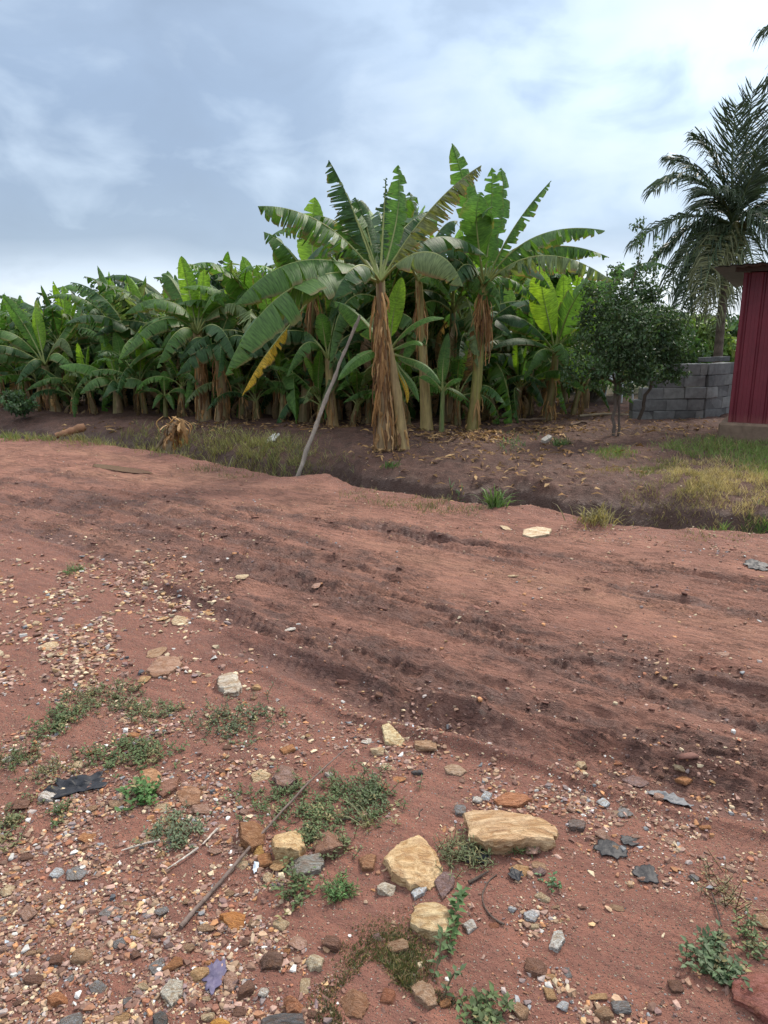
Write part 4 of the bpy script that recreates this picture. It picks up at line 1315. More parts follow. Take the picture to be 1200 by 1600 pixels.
# ------------------------------------------------------------------ red metal kiosk
def kiosk():
    Y0 = 10.4
    c0 = P(1140, 660, Y0)
    zf = c0[2]
    b = R(-30)
    d = np.array([math.cos(b), math.sin(b)])          # along the front
    inw = np.array([-d[1], d[0]])                      # into the depth
    W, D, Ht = 2.6, 2.2, 2.02
    base = np.array([c0[0], c0[1], 0.1])
    root = thing('kiosk', 'dark red ribbed metal kiosk on a concrete base at the right edge', 'kiosk', base)
    n = NT('red_painted_sheet')
    p = n.obj()
    gn = n.noise(p, 3.5, 5, .6)
    fn = n.noise(n.n('ShaderNodeMapping', {'Vector': p, 'Scale': (14, 14, 1.2)}).outputs[0], 1.6, 5, .7)
    c = n.mix(n.range(gn, .3, .7), (.115, .012, .020), (.160, .019, .029))
    c = n.mix(n.range(fn, .5, .75, 0, .5), c, (.10, .016, .022))
    z = n.n('ShaderNodeSeparateXYZ', {'Vector': p}).outputs[2]
    c = n.mix(n.range(n.math('MULTIPLY_ADD', fn, .35, z), .55, .30, 0, .55), c, (.24, .11, .075))
    c = n.mix(n.range(n.noise(p, 26, 5, .7), .64, .74, 0, .6), c, (.16, .07, .035))
    red = n.done(n.pbr(c, .5, n.bump(gn, .25, .02), .4))

    def sheet(p0, dr, out, L, name, dz=0.0):
        """box-profile sheet: ribs stand 22 mm proud"""
        prof = []
        x = 0.0
        while x < L - .02:
            for (dx, h) in ((0, 0), (.028, 0), (.040, -.020), (.062, -.020), (.074, 0), (.125, 0), (.128, .003), (.170, .003), (.173, 0)):
                prof.append((min(x + dx, L), h))
            x += .19
        prof.append((L, 0))
        zz = np.linspace(zf, zf + Ht + dz, 12)
        pr = np.array(prof)
        V = []
        for z_ in zz:
            bend = .006 * np.sin(pr[:, 0] * 3 + z_ * 2) + .004 * pn(pr[:, 0] * 4, np.full(len(pr), z_ * 3), 3)
            off = pr[:, 1] + bend
            V.append(np.stack([p0[0] + dr[0] * pr[:, 0] + out[0] * off, p0[1] + dr[1] * pr[:, 0] + out[1] * off, np.full(len(pr), z_)], 1))
        acc = Acc()
        acc.add(np.array(V).reshape(-1, 3), grid_faces(12, len(pr))[:, ::-1])
        put(name, acc.mesh(name, base, False), red, root)
    c2 = c0[:2]
    sheet(c2, d, -inw, W, 'front_wall')
    sheet(c2 + inw * D, -inw, -d, D, 'side_wall')
    sheet(c2 + d * W, inw, d, D, 'side_wall')
    sheet(c2 + d * W + inw * D, -d, inw, W, 'back_wall')
    # corner posts
    for q in (c2, c2 + d * W, c2 + d * W + inw * D, c2 + inw * D):
        pa = Acc()
        box(pa, np.array([*q, zf + Ht / 2]), d, inw, .022, .022, Ht / 2, (.15, .016, .026), 0, .004)
        mcol = put('corner_post', pa.mesh('corner_post', base, False), red, root)
    # concrete base
    ba = Acc()
    cen = c2 + d * W / 2 + inw * D / 2
    z0 = -.1
    box(ba, np.array([*cen, (z0 + zf - .005) / 2]), d, inw, W / 2 + .13, D / 2 + .13, (zf - .005 - z0) / 2, (.17, .115, .08), .004, .02)
    put('concrete_base', ba.mesh('concrete_base', base, False), M_CONC, root)
    # roof: one sloping corrugated sheet with overhang, on a timber frame
    ra = Acc()
    ov = .36
    nx, ny = 60, 10
    xs = np.linspace(-ov, W + ov, nx)
    ysv = np.linspace(-ov, D + ov, ny)
    XX, YY = np.meshgrid(xs, ysv, indexing='ij')
    zz = zf + Ht + .07 + .05 * XX - .03 * YY + .010 * np.sin(XX / .076 * 2 * np.pi * .5)
    for dz in (0, -.014):
        V = np.stack([c2[0] + d[0] * XX + inw[0] * YY, c2[1] + d[1] * XX + inw[1] * YY, zz + dz], -1).reshape(-1, 3)
        f = grid_faces(nx, ny)
        ra.add(V, f if dz == 0 else f[:, ::-1], None, None, (.20, .205, .20))
    rf = put('roof', ra.mesh('roof', base), mat_vcol('grey_roof_sheet', .5, 8, .3, .2, spec=.5), root)
    fa = Acc()
    for yy in (-.10, D + .1):
        cen = c2 + d * W / 2 + inw * yy
        box(fa, np.array([*cen, zf + Ht + .035 - .03 * yy + .05 * W / 2 - .055]), d, inw, W / 2 + .12, .02, .045, (.07, .055, .045), 0, .004)
    put('roof_beam', fa.mesh('roof_beam', base, False), M_WOOD, root)


kiosk()


# ------------------------------------------------------------------ pole, stump, logs, litter by the ditch
def stick(name, pts, r0, r1, col, label, cat, wob=.006, n=26, knots=0, ns=8):
    pts = [np.asarray(p, float) for p in pts]
    C = bez(pts, n) if len(pts) in (3, 4) else np.linspace(0, 1, n)[:, None] * (pts[1] - pts[0]) + pts[0]
    C = C + np.cumsum(rng.normal(size=(n, 3)), 0) * wob * .3
    rad = np.linspace(r0, r1, n) * (1 + .08 * rng.normal(size=n))
    if knots:
        for k in np.linspace(2, n - 3, knots).astype(int):
            rad[k] *= 1.25
    acc = Acc()
    cols = np.asarray(col) * rng.uniform(.8, 1.2, (n, 1))
    tube(acc, C, rad, ns, cols, True, 1, .05)
    b = C[0].copy()
    o = put(name, acc.mesh(name, b), M_WOOD, loc=b)
    return tag(o, label, cat)


pb = P(456, 745, 8.45)
stick('wooden_pole', [pb - [0, 0, .18], P(512, 618, 8.9), P(563, 497, 9.28)], .026, .017, (.30, .245, .195), 'long grey wooden pole leaning from the ditch against the shaggy banana stem', 'pole', .012, 30, 7)


def stump():
    b = GT(258, 706)
    b[2] -= .02
    root = thing('banana_stump', 'broken dry banana stump with two splayed legs on the ditch edge', 'stump', b)
    Y = b[1]
    acc = Acc()
    for pts, r0, r1, c in (([P(262, 708, Y), P(264, 690, Y), P(275, 660, Y + .1)], .032, .055, (.42, .33, .22)), ([P(243, 704, Y + .1), P(252, 690, Y + .1), P(268, 668, Y + .1)], .022, .035, (.22, .16, .10)),
                           ([P(268, 675, Y), P(272, 665, Y), P(282, 655, Y)], .055, .03, (.26, .18, .10))):
        tube(acc, bez(pts, 10), np.linspace(r0, r1, 10), 9, np.asarray(c) * rng.uniform(.6, 1.2, (10, 1)), True, .8, .12)
    put('stump_body', acc.mesh('stump_body', b), M_DRY, root)
    rb = Acc()
    r = np.random.default_rng(5)
    for i in range(46):
        p = P(r.uniform(256, 284), r.uniform(650, 686), Y + r.uniform(-.1, .15))
        th = r.uniform(0, 6.28)
        ribbon(rb, p, .12, np.array([math.cos(th), math.sin(th), 0]), r.uniform(.12, .3), r.uniform(.02, .06), DRYC[r.integers(5)], r)
    put('dry_sheath', rb.mesh('dry_sheath', b, False), M_DRY, root)


stump()
lb = GT(92, 682)
stick('cut_log', [lb + [-.10, .1, .04], lb + [.1, .15, .09], lb + [.32, .25, .16]], .045, .06, (.30, .15, .08), 'short reddish cut log lying at the far road edge', 'log', .01, 12)
for (a, b_, c, r_, lab) in (((905, 655), (1000, 648), (.26, .2, .13), .03, 'thin pale log lying on the ground behind the leafy tree trunk'), ((775, 662), (850, 658), (.18, .12, .08), .03, 'brown fallen stem lying behind the lime-leaved plant'),
                         ((890, 668), (915, 664), (.14, .09, .06), .03, 'dark short branch on the bare soil below the leafy tree')):
    p0, p1 = GT(*a), GT(*b_)
    stick('fallen_branch', [p0 + [0, 0, .03], (p0 + p1) / 2 + [0, .1, .06], p1 + [0, 0, .03]], r_, r_ * .7, c, lab, 'branch', .02, 14)


# ------------------------------------------------------------------ stones
PAL = dict(cream=(.60, .47, .31), white=(.66, .62, .57), ochre=(.52, .33, .17), orange=(.46, .22, .10), red=(.34, .14, .08), pink=(.44, .28, .22), tan=(.40, .26, .165),
           brown=(.215, .118, .085), grey=(.25, .25, .255), dark=(.085, .088, .095), mauve=(.24, .165, .16), bluewhite=(.58, .62, .66))


def hull_mesh(seed, npt=16, flat=.6, sub=1):
    r = np.random.default_rng(seed)
    bm = bmesh.new()
    for _ in range(npt):
        d = r.normal(size=3)
        d /= np.linalg.norm(d) ** 1.0
        d = np.sign(d) * np.abs(d) ** .75
        d /= max(np.abs(d).max(), .8)
        bm.verts.new((d[0] * .5, d[1] * .5, d[2] * .5))
    bmesh.ops.convex_hull(bm, input=bm.verts)
    for v in [v for v in bm.verts if not v.link_faces]:
        bm.verts.remove(v)
    if sub:
        bmesh.ops.bevel(bm, geom=bm.edges[:], offset=.035, segments=1, affect='EDGES', profile=.5)
        bmesh.ops.triangulate(bm, faces=bm.faces[:])
        bmesh.ops.subdivide_edges(bm, edges=bm.edges[:], cuts=1, use_grid_fill=True)
        for v in bm.verts:
            q = np.array(v.co[:]) * 4
            v.co *= 1 + .09 * float(pn(q[0] + seed, q[1] + q[2] * 1.3, 3)) + .03 * float(pn(q[0] * 4, q[1] * 4 + q[2] * 3, 4))
    bmesh.ops.triangulate(bm, faces=bm.faces[:])
    me = bpy.data.meshes.new('stone')
    bm.to_mesh(me)
    bm.free()
    co = np.array([v.co[:] for v in me.vertices])
    mx, mn = co.max(0), co.min(0)
    co = (co - (mx + mn) / 2) / (mx - mn)
    me.vertices.foreach_set('co', co.astype(np.float32).ravel())
    me.polygons.foreach_set('use_smooth', np.ones(len(me.polygons), bool))
    try:
        me.set_sharp_from_angle(angle=R(28))
    except Exception:
        pass
    me.materials.append(M_STONE)
    return me


HULLS = [hull_mesh(40 + i, random.choice([11, 14, 18])) for i in range(16)]
ROUND = [hull_mesh(80 + i, 46) for i in range(5)]
OCC = []


def stone(px, py, w, h, colr, label, shape='angular', mesh=None, thick=.5, rot=None, group=None, name='stone', sink=.34, tilt=.2):
    """a stone whose middle shows at pixel px,py and which is w by h pixels large"""
    b = GT(px, py + h * .18)
    dep = math.hypot(b[1], CH - b[2])
    k = dep / FPX
    vis = math.sin(math.atan2(CH - b[2], b[1]))
    W = w * k
    Hh = .8 * thick * min(W, 1.2 * h * k)
    D = max(.45 * W, (h * k - Hh * (1 - sink) * math.cos(math.asin(vis))) / vis)
    D = min(D, 1.6 * W)
    me = mesh or random.choice(ROUND if shape == 'rounded' else HULLS)
    o = put(name, me, None)
    o.location = b + np.array([0, 0, Hh * (.5 - sink)])
    o.scale = (W, D, Hh)
    o.rotation_euler = (random.uniform(-tilt, tilt), random.uniform(-tilt, tilt), rot if rot is not None else random.uniform(-.25, .25) + random.choice([0, math.pi]) + (random.uniform(-.7, .7) if abs(w - h) < .35 * w else 0))
    c = np.array(PAL[colr] if isinstance(colr, str) else colr) * random.uniform(.9, 1.1)
    o.color = (*c, 1)
    OCC.append((px, py, max(w, h) * .5))
    return tag(o, label, 'stone', group)


def slab(pts, hgt, inset, colr, label, tilt=(0, 0), seed=0, name='boulder'):
    """a stone with the outline pts (pixels of its top edge), its top hgt above the soil"""
    r = np.random.default_rng(seed)
    cpx = np.mean([p[0] for p in pts]), np.mean([p[1] for p in pts])
    hgt *= .62
    g0 = GT(cpx[0], cpx[1] + 8)
    zt = g0[2] + hgt
    out = np.array([G(p[0], p[1], zt + tilt[0] * (p[0] - cpx[0]) / 100 + tilt[1] * (p[1] - cpx[1]) / 100) for p in pts])
    m = 36
    ring = np.vstack([out, out[:1]])
    seg = np.concatenate([[0], np.cumsum(np.linalg.norm(np.diff(ring, axis=0), axis=1))])
    tt = np.unique(np.concatenate([np.linspace(0, seg[-1], m, endpoint=False), seg[:-1]]))
    O = np.stack([np.interp(tt, seg, ring[:, j]) for j in range(3)], 1)
    m = len(O)
    if np.cross(O[m // 3] - O[0], O[2 * m // 3] - O[0])[2] < 0:
        O = O[::-1]
    cc = O.mean(0)
    rel = O - cc
    jag = 1 + .025 * r.normal(size=m)[:, None]
    size = np.abs(rel[:, :2]).max()
    planes = [(hgt * r.uniform(.0, .12), *(r.normal(size=2) * .55 * hgt / size)) for _ in range(5)]

    def relief(q):
        d = q[:, :2] - cc[:2]
        return np.min([b0 + gx * d[:, 0] + gy * d[:, 1] for b0, gx, gy in planes], axis=0) + .10 * hgt * fbm(q[:, 0] * 22 + seed * 3, q[:, 1] * 22, 3, seed)
    rings = []
    for f in (.2, .38, .55, .7, .83, .93, 1.0):
        q = cc + rel * f * (jag if f > .9 else 1)
        q = q + np.append(r.normal(size=(m, 2)) * .016 * size * f, np.zeros((m, 1)), 1)
        q[:, 2] = cc[2] + rel[:, 2] * f + relief(q) - (.06 * hgt if f > .99 else 0)
        rings.append(q)
    top_edge = rings[-1]
    for f, dz in ((1.015, -.22), (1.0 - inset * .2, -.5), (1 - inset * .7, -.8), (1 - inset * 1.1, -1.1), (1 - inset * 1.3, -1.5)):
        q = cc + (top_edge - cc) * np.array([f, f, 1])
        q[:, 2] = top_edge[:, 2] + dz * hgt
        q = q + r.normal(size=(m, 3)) * .05 * hgt
        rings.append(q)
    V = np.vstack([np.array(rings).reshape(-1, 3), cc + [0, 0, relief(cc[None])[0]]])
    Q, T = [], []
    for i in range(len(rings) - 1):
        for j in range(m):
            a, b = i * m + j, i * m + (j + 1) % m
            Q.append([a, a + m, b + m, b])
    for j in range(m):
        T.append([len(V) - 1, j, (j + 1) % m])
    base = np.array([cc[0], cc[1], g0[2]])
    me = mesh_np(name, V - base, Q, T)
    try:
        me.set_sharp_from_angle(angle=R(22))
    except Exception:
        pass
    o = put(name, me, M_STONE, loc=base)
    c = np.array(PAL[colr] if isinstance(colr, str) else colr)
    o.color = (*c, 1)
    OCC.append((cpx[0], cpx[1], (max(p[0] for p in pts) - min(p[0] for p in pts)) * .5))
    return tag(o, label, 'rock')


slab([(728, 1259), (748, 1256), (776, 1260), (830, 1272), (868, 1284), (875, 1296), (866, 1303), (822, 1304), (782, 1313), (756, 1308), (733, 1296)], .10, .22, (.56, .385, .225), 'long flat ochre slab propped up with a dark undercut edge', (.0, .0), 1)
slab([(600, 1330), (622, 1312), (653, 1302), (676, 1318), (693, 1339), (690, 1358), (672, 1370), (640, 1372), (612, 1354)], .07, -.04, (.60, .42, .235), 'broad angular ochre boulder, the biggest blocky one', seed=2)
slab([(650, 1404), (672, 1386), (688, 1402), (706, 1424), (712, 1440), (698, 1456), (672, 1452), (640, 1436)], .05, -.05, (.58, .44, .255), 'pointed yellowish rock with a weed stem lying across it', seed=3)
slab([(428, 1290), (452, 1287), (471, 1293), (476, 1314), (466, 1327), (430, 1326), (424, 1310)], .06, .0, (.64, .46, .25), 'knobbly light ochre rock touching the long fallen stick', seed=4)
slab([(374, 1284), (396, 1277), (413, 1288), (411, 1306), (394, 1316), (378, 1308)], .06, -.05, (.30, .155, .08), 'chestnut brown rock beside the light ochre one at the stick', seed=5)
slab([(488, 1308), (512, 1286), (534, 1296), (536, 1318), (514, 1328), (492, 1326)], .05, -.05, (.27, .155, .11), 'dull brown rock half buried in the largest weed patch', seed=6)
slab([(450, 1342), (470, 1336), (500, 1334), (507, 1346), (500, 1357), (464, 1362), (448, 1354)], .03, -.02, (.27, .26, .235), 'flat grey stone under the light ochre rock', seed=7)
slab([(588, 1378), (603, 1373), (619, 1379), (614, 1392), (590, 1388)], .03, 0, (.62, .56, .46), 'small square white block in front of the biggest ochre boulder', seed=8)
slab([(642, 1392), (662, 1371), (671, 1378), (662, 1393), (648, 1401)], .02, 0, (.60, .63, .66), 'narrow bluish-white stone wedged between the two ochre rocks', seed=9)
slab([(678, 1378), (694, 1362), (711, 1364), (708, 1384), (692, 1402)], .018, -.03, (.22, .15, .145), 'flat purplish-grey shale piece beside the biggest ochre boulder', seed=10)
slab([(772, 1246), (790, 1234), (822, 1236), (830, 1246), (812, 1258), (780, 1254)], .025, -.05, (.42, .19, .10), 'reddish-orange flat stone just behind the long ochre slab', seed=11)
slab([(1142, 1520), (1168, 1512), (1206, 1500), (1230, 1540), (1220, 1590), (1190, 1570), (1150, 1545)], .06, .05, (.27, .105, .085), 'large dull red rock cut off by the right edge', seed=12)
slab([(228, 1044), (248, 1022), (278, 1024), (284, 1036), (262, 1050), (240, 1053)], .035, -.03, (.33, .20, .14), 'flat brown stone in the mud beside the white one', seed=13)
slab([(340, 1064), (342, 1048), (360, 1042), (370, 1052), (378, 1066), (372, 1074), (350, 1074)], .06, -.02, (.50, .44, .36), 'whitish lump of stone standing in the wet mud', seed=14)
slab([(597, 1132), (608, 1130), (632, 1150), (628, 1157), (602, 1154)], .045, -.02, (.66, .54, .33), 'cream wedge-shaped stone at the edge of the ruts', seed=15)
slab([(818, 826), (838, 822), (862, 825), (858, 833), (830, 838), (818, 834)], .03, -.03, (.58, .47, .33), 'pale flat stone alone by the ditch lip', seed=16)
slab([(428, 1208), (438, 1190), (458, 1192), (464, 1216), (446, 1228), (432, 1224)], .035, -.05, (.25, .165, .14), 'grey-brown stone just above the largest weed patch', seed=17)
slab([(392, 1210), (408, 1200), (424, 1206), (416, 1216), (396, 1218)], .02, -.05, (.60, .46, .29), 'pale cream chip left of the grey-brown stone', seed=18)
slab([(218, 1202), (236, 1198), (252, 1204), (246, 1218), (232, 1228), (220, 1216)], .04, -.05, (.48, .27, .15), 'tan stone at the top of the three beside the small bright weed', seed=19)
slab([(240, 1228), (258, 1212), (280, 1208), (276, 1228), (254, 1240)], .035, -.05, (.27, .14, .10), 'brown stone, the middle one of three beside the small bright weed', seed=20)
slab([(278, 1226), (294, 1216), (314, 1234), (310, 1250), (286, 1254), (276, 1240)], .04, -.05, (.36, .205, .13), 'tan-brown stone, the lowest of three beside the small bright weed', seed=21)
slab([(530, 1554), (546, 1544), (572, 1546), (578, 1560), (566, 1582), (540, 1580)], .03, -.06, (.32, .17, .10), 'rounded brown-orange stone sunk in the mossy patch', seed=22)
slab([(640, 1530), (660, 1522), (678, 1538), (684, 1560), (670, 1568), (648, 1552)], .035, -.03, (.42, .29, .20), 'tan stone with a soil-covered side at the edge of the moss', seed=23)
slab([(444, 1556), (460, 1544), (478, 1552), (474, 1570), (448, 1574)], .045, -.03, (.50, .23, .13), 'orange-pink block in the coarse gravel beside the mossy patch', seed=24)
slab([(406, 1490), (422, 1477), (442, 1490), (438, 1504), (410, 1504)], .04, -.03, (.165, .10, .075), 'dark brown block among coarse gravel above the orange-pink one', seed=25)
slab([(344, 1430), (362, 1421), (384, 1424), (380, 1444), (362, 1450)], .025, -.05, (.54, .24, .08), 'bright orange stone below the thick end of the fallen stick', seed=26)
slab([(250, 1548), (264, 1530), (286, 1530), (284, 1548), (268, 1568)], .025, -.03, (.55, .51, .43), 'white-grey pointed stone left of the purple scrap', seed=27)
slab([(72, 1556), (84, 1544), (104, 1550), (106, 1560), (80, 1564)], .03, -.03, (.52, .23, .11), 'orange-red stone lying alone in brown gravel at lower left', seed=28)
slab([(328, 1592), (346, 1578), (366, 1600), (360, 1618), (332, 1614)], .03, -.03, (.60, .31, .07), 'bright orange-yellow stone cut by the bottom edge', seed=29)
slab([(410, 1586), (440, 1580), (474, 1584), (476, 1604), (440, 1616), (408, 1606)], .03, -.03, (.12, .12, .125), 'dark grey slab cut by the bottom edge', seed=30)
slab([(238, 1582), (250, 1571), (262, 1586), (258, 1602), (242, 1600)], .03, -.03, (.115, .125, .13), 'dark grey wedge stone near the bottom edge', seed=31)
slab([(478, 1496), (492, 1484), (506, 1490), (502, 1508), (484, 1508)], .03, -.02, (.64, .55, .40), 'cream block at the edge of the mossy patch', seed=32)
slab([(858, 1476), (866, 1452), (878, 1450), (883, 1466), (872, 1482)], .022, -.03, (.58, .57, .54), 'white quartz stone standing out on smooth red soil', seed=33)
slab([(818, 1424), (832, 1419), (841, 1428), (836, 1437), (822, 1434)], .018, -.03, (.52, .54, .57), 'bluish-white stone on the smooth soil above the white quartz one', seed=34)
slab([(721, 1436), (738, 1432), (746, 1442), (732, 1452)], .03, 0, (.66, .64, .60), 'white chip at the tip of the pointed yellowish rock', seed=35)
slab([(888, 1278), (904, 1271), (916, 1280), (912, 1292), (890, 1292)], .03, -.02, (.19, .155, .145), 'dark grey block right of the long ochre slab', seed=36)
slab([(694, 1192), (708, 1188), (730, 1200), (718, 1206), (698, 1204)], .025, -.03, (.46, .33, .235), 'beige stone behind the reddish-orange flat one', seed=37)
slab([(560, 1334), (574, 1326), (587, 1334), (584, 1352), (566, 1352)], .03, -.05, (.34, .18, .10), 'round brown stone left of the biggest ochre boulder', seed=38)

SPECIFIC = [  # px, py, w, h, colour, shape, label
    (437, 1352, 24, 22, 'ochre', 'angular', 'small ochre stone, the top one of a pair beside the flat grey stone'), (424, 1367, 22, 22, 'cream', 'angular', 'cream pebble, the lower of a pair beside the flat grey stone'),
    (414, 1340, 20, 26, 'orange', 'rounded', 'reddish orange pebble leaning on the fallen stick'), (404, 1330, 16, 20, (.5, .3, .1), 'angular', 'yellow-brown chip right under the fallen stick'),
    (590, 1172, 22, 18, 'cream', 'angular', 'square cream stone below the cream wedge'), (665, 1165, 34, 22, 'tan', 'angular', 'tan stone right of the square cream one'), (574, 1157, 18, 10, 'white', 'flat', 'flat white chip left of the cream wedge'),
    (815, 1358, 34, 18, 'ochre', 'flat', 'ochre half-moon stone under the black plastic below the long slab'), (838, 1356, 18, 24, 'mauve', 'flat', 'striped mauve shale flake on the soil below the slab'),
    (843, 1350, 24, 14, 'tan', 'flat', 'tan flake paired with the mauve shale one'), (828, 1326, 28, 22, 'pink', 'angular', 'whitish pink stone under the front edge of the long slab'), (846, 1318, 12, 14, 'orange', 'angular', 'tiny vivid orange stone under the tip of the long slab'),
    (742, 1248, 22, 20, 'white', 'rounded', 'white round stone at the blunt end of the long slab'), (760, 1243, 14, 14, 'bluewhite', 'rounded', 'bluish white pebble near the blunt end of the long slab'), (720, 1266, 20, 16, 'grey', 'rounded', 'grey pebble touching the blunt end of the long slab'),
    (975, 1267, 26, 18, 'grey', 'flat', 'flat grey stone in the sparse gravel left of the bent grey strip'), (908, 1195, 18, 16, 'cream', 'angular', 'cream cube-like stone at the rut edge'), (993, 1219, 28, 22, 'mauve', 'flat', 'brown triangular shale flake by the bent grey strip'),
    (1068, 1218, 22, 16, 'orange', 'rounded', 'orange-brown round stone alone right of the bent grey strip'), (1046, 1313, 20, 12, 'pink', 'flat', 'flat pink stone above the black plastic shreds'), (943, 1304, 22, 18, 'pink', 'angular', 'pink stone touching the black plastic shreds'),
    (597, 1226, 34, 12, 'red', 'flat', 'flat rust-red stone above the right end of the largest weed patch'), (622, 1216, 24, 12, 'orange', 'flat', 'orange flake behind the rust-red one'), (515, 1210, 12, 10, 'white', 'rounded', 'tiny white pebble under the thin end of the fallen stick'),
    (450, 1170, 22, 16, 'orange', 'rounded', 'orange pebble above the grey-brown stone'), (322, 957, 26, 10, 'ochre', 'flat', 'flat ochre chip lying where gravel meets the mud'), (292, 968, 46, 14, 'cream', 'flat', 'long thin cream plate lying where gravel meets the mud'),
    (254, 965, 20, 11, 'ochre', 'flat', 'pale ochre chip beside the long thin cream plate'), (92, 1020, 32, 12, 'cream', 'flat', 'pale flat plate among the gravel at the left edge'), (245, 1018, 30, 16, 'tan', 'flat', 'tan flake just above the flat brown stone'),
    (222, 1060, 26, 12, 'ochre', 'flat', 'thin ochre chip under the flat brown stone'), (78, 1010, 22, 16, 'cream', 'angular', 'cream chip beside the pale flat plate'), (182, 1256, 26, 18, 'tan', 'angular', 'tan stone left of the small bright weed'),
    (313, 1264, 26, 18, 'pink', 'angular', 'pink stone below the three brown ones'), (252, 1262, 26, 14, 'cream', 'flat', 'cream flake below the small bright weed'), (122, 1360, 26, 26, 'grey', 'flat', 'pair-shaped grey flake in brown gravel at left'),
    (88, 1364, 18, 16, 'bluewhite', 'rounded', 'bluish white pebble left of the grey flake'), (172, 1423, 26, 16, 'grey', 'flat', 'light grey ragged stone in brown gravel'), (10, 1390, 20, 22, 'cream', 'angular', 'cream stone at the left edge above the brown gravel'),
    (325, 1588, 18, 14, 'cream', 'angular', 'cream pebble beside the orange-yellow stone at the bottom'), (248, 1508, 24, 20, 'grey', 'flat', 'olive-grey flat stone above the white-grey pointed one'), (272, 1506, 26, 20, 'orange', 'angular', 'orange stone beside the olive-grey flat one'),
    (312, 1522, 26, 18, 'ochre', 'angular', 'yellow-orange stone touching the purple scrap'), (322, 1503, 18, 18, 'orange', 'angular', 'orange pebble just above the purple scrap'), (360, 1532, 18, 28, 'pink', 'angular', 'pink wedge right of the purple scrap'),
    (382, 1545, 28, 24, 'brown', 'angular', 'rusty brown stone right of the pink wedge'), (468, 1470, 26, 22, 'pink', 'flat', 'pinkish white flake above the cream block'), (408, 1548, 20, 22, 'white', 'rounded', 'pale round stone beside the orange-pink block'),
    (476, 1536, 14, 24, 'cream', 'flat', 'thin pale flake between cream block and orange-pink block'), (606, 1556, 18, 20, 'red', 'rounded', 'small red-brown stone inside the mossy patch'), (622, 1478, 28, 18, 'tan', 'angular', 'pale knobbly stone at the top of the mossy patch'),
    (590, 1465, 16, 12, 'mauve', 'flat', 'mauve flake at the top of the mossy patch'), (516, 1385, 26, 14, 'cream', 'angular', 'cream stone next to the small grass tuft'), (886, 1516, 10, 26, 'grey', 'flat', 'narrow grey flake standing below the white quartz'),
    (859, 1550, 14, 20, 'ochre', 'rounded', 'ochre oval pebble at lower middle'), (970, 1573, 24, 18, 'grey', 'rounded', 'grey oval pebble near the bottom edge on smooth soil'), (1055, 1540, 18, 18, 'brown', 'rounded', 'brown pebble alone on smooth soil near the leafy weed'),
    (815, 1582, 24, 20, 'tan', 'angular', 'tan stone cut by the bottom edge beside the last weed'), (962, 1417, 22, 10, 'tan', 'flat', 'thin orange-tan splinter on smooth soil'), (847, 1402, 14, 18, 'cream', 'angular', 'cream pebble beside the tiny green seedling'),
    (1128, 1408, 20, 12, 'pink', 'flat', 'flat pink chip below the dry weed stalks'), (1190, 1440, 24, 26, 'tan', 'angular', 'tan stone at the right edge beside dry weed stalks'), (800, 1420, 12, 10, 'bluewhite', 'angular', 'tiny bluish chip left of the bluish-white stone'),
    (362, 902, 8, 5, 'cream', 'flat', 'cream chip out on the muddy road'), (452, 982, 20, 8, 'white', 'flat', 'white chip in the wet ruts'), (378, 900, 22, 7, 'cream', 'flat', 'broken cream plate out on the muddy road'),
    (493, 916, 16, 8, 'pink', 'flat', 'pink chip out on the muddy road'), (400, 1072, 14, 14, 'ochre', 'angular', 'ochre chip beside the whitish lump'), (400, 1392, 8, 8, 'white', 'angular', 'tiny white chip beside the orange pebble'),
    (790, 824, 14, 7, 'cream', 'flat', 'small pale stone left of the flat one at the ditch lip'), (1128, 1020, 20, 12, 'pink', 'flat', 'pink stone out on the drier road'), (803, 899, 20, 5, 'cream', 'flat', 'thin white chip on the drier road'),
]
for px, py, w, h, c, sh, lb in SPECIFIC:
    stone(px, py, w, h, c, lb, sh, thick=.28 if sh == 'flat' else .62)


def dens(px, py):
    px, py = np.asarray(px, float), np.asarray(py, float)
    n = fbm(px / 90, py / 60, 3, 70)
    ll = sst(560, 400, px + .12 * (1500 - py)) * sst(1010, 1230, py)
    band = sst(400, 250, px - .25 * (py - 860)) * sst(850, 900, py) * sst(1120, 1050, py)
    left = sst(330, 180, px) * sst(1020, 1080, py) * .75
    mid = np.exp(-((px - 590) / 130) ** 2 - ((py - 1160) / 52) ** 2) * .9
    slabz = np.exp(-((px - 860) / 170) ** 2 - ((py - 1260) / 70) ** 2) * .8
    r1 = np.exp(-((px - 1080) / 150) ** 2 - ((py - 1300) / 110) ** 2) * .5
    r2 = np.exp(-((px - 850) / 45) ** 2 - ((py - 1470) / 120) ** 2) * .6
    r3 = sst(1520, 1600, py) * np.exp(-((px - 900) / 160) ** 2) * .45
    lip = np.exp(-((py - (838 + (px - 1000) * .08)) / 20) ** 2) * sst(600, 950, px) * .75
    rd = np.exp(-((px - 1060) / 140) ** 2 - ((py - 1040) / 30) ** 2) * .25
    d = np.maximum.reduce([ll, band * .55, left, mid, slabz, r1, r2, r3, lip, rd, np.full_like(px, .05) * sst(700, 760, py)])
    d = d * np.clip(.72 + 1.9 * n, .05, 1.6)
    for cx, cy, rx, ry, q in ((540, 1415, 75, 45, .9), (690, 1255, 55, 50, .9), (990, 1450, 110, 90, .85), (610, 1520, 110, 90, .8), (320, 1090, 80, 40, .6), (480, 1250, 110, 50, .85), (330, 1010, 60, 30, .6)):
        d = d * (1 - q * np.exp(-((px - cx) / rx) ** 2 - ((py - cy) / ry) ** 2))
    return d


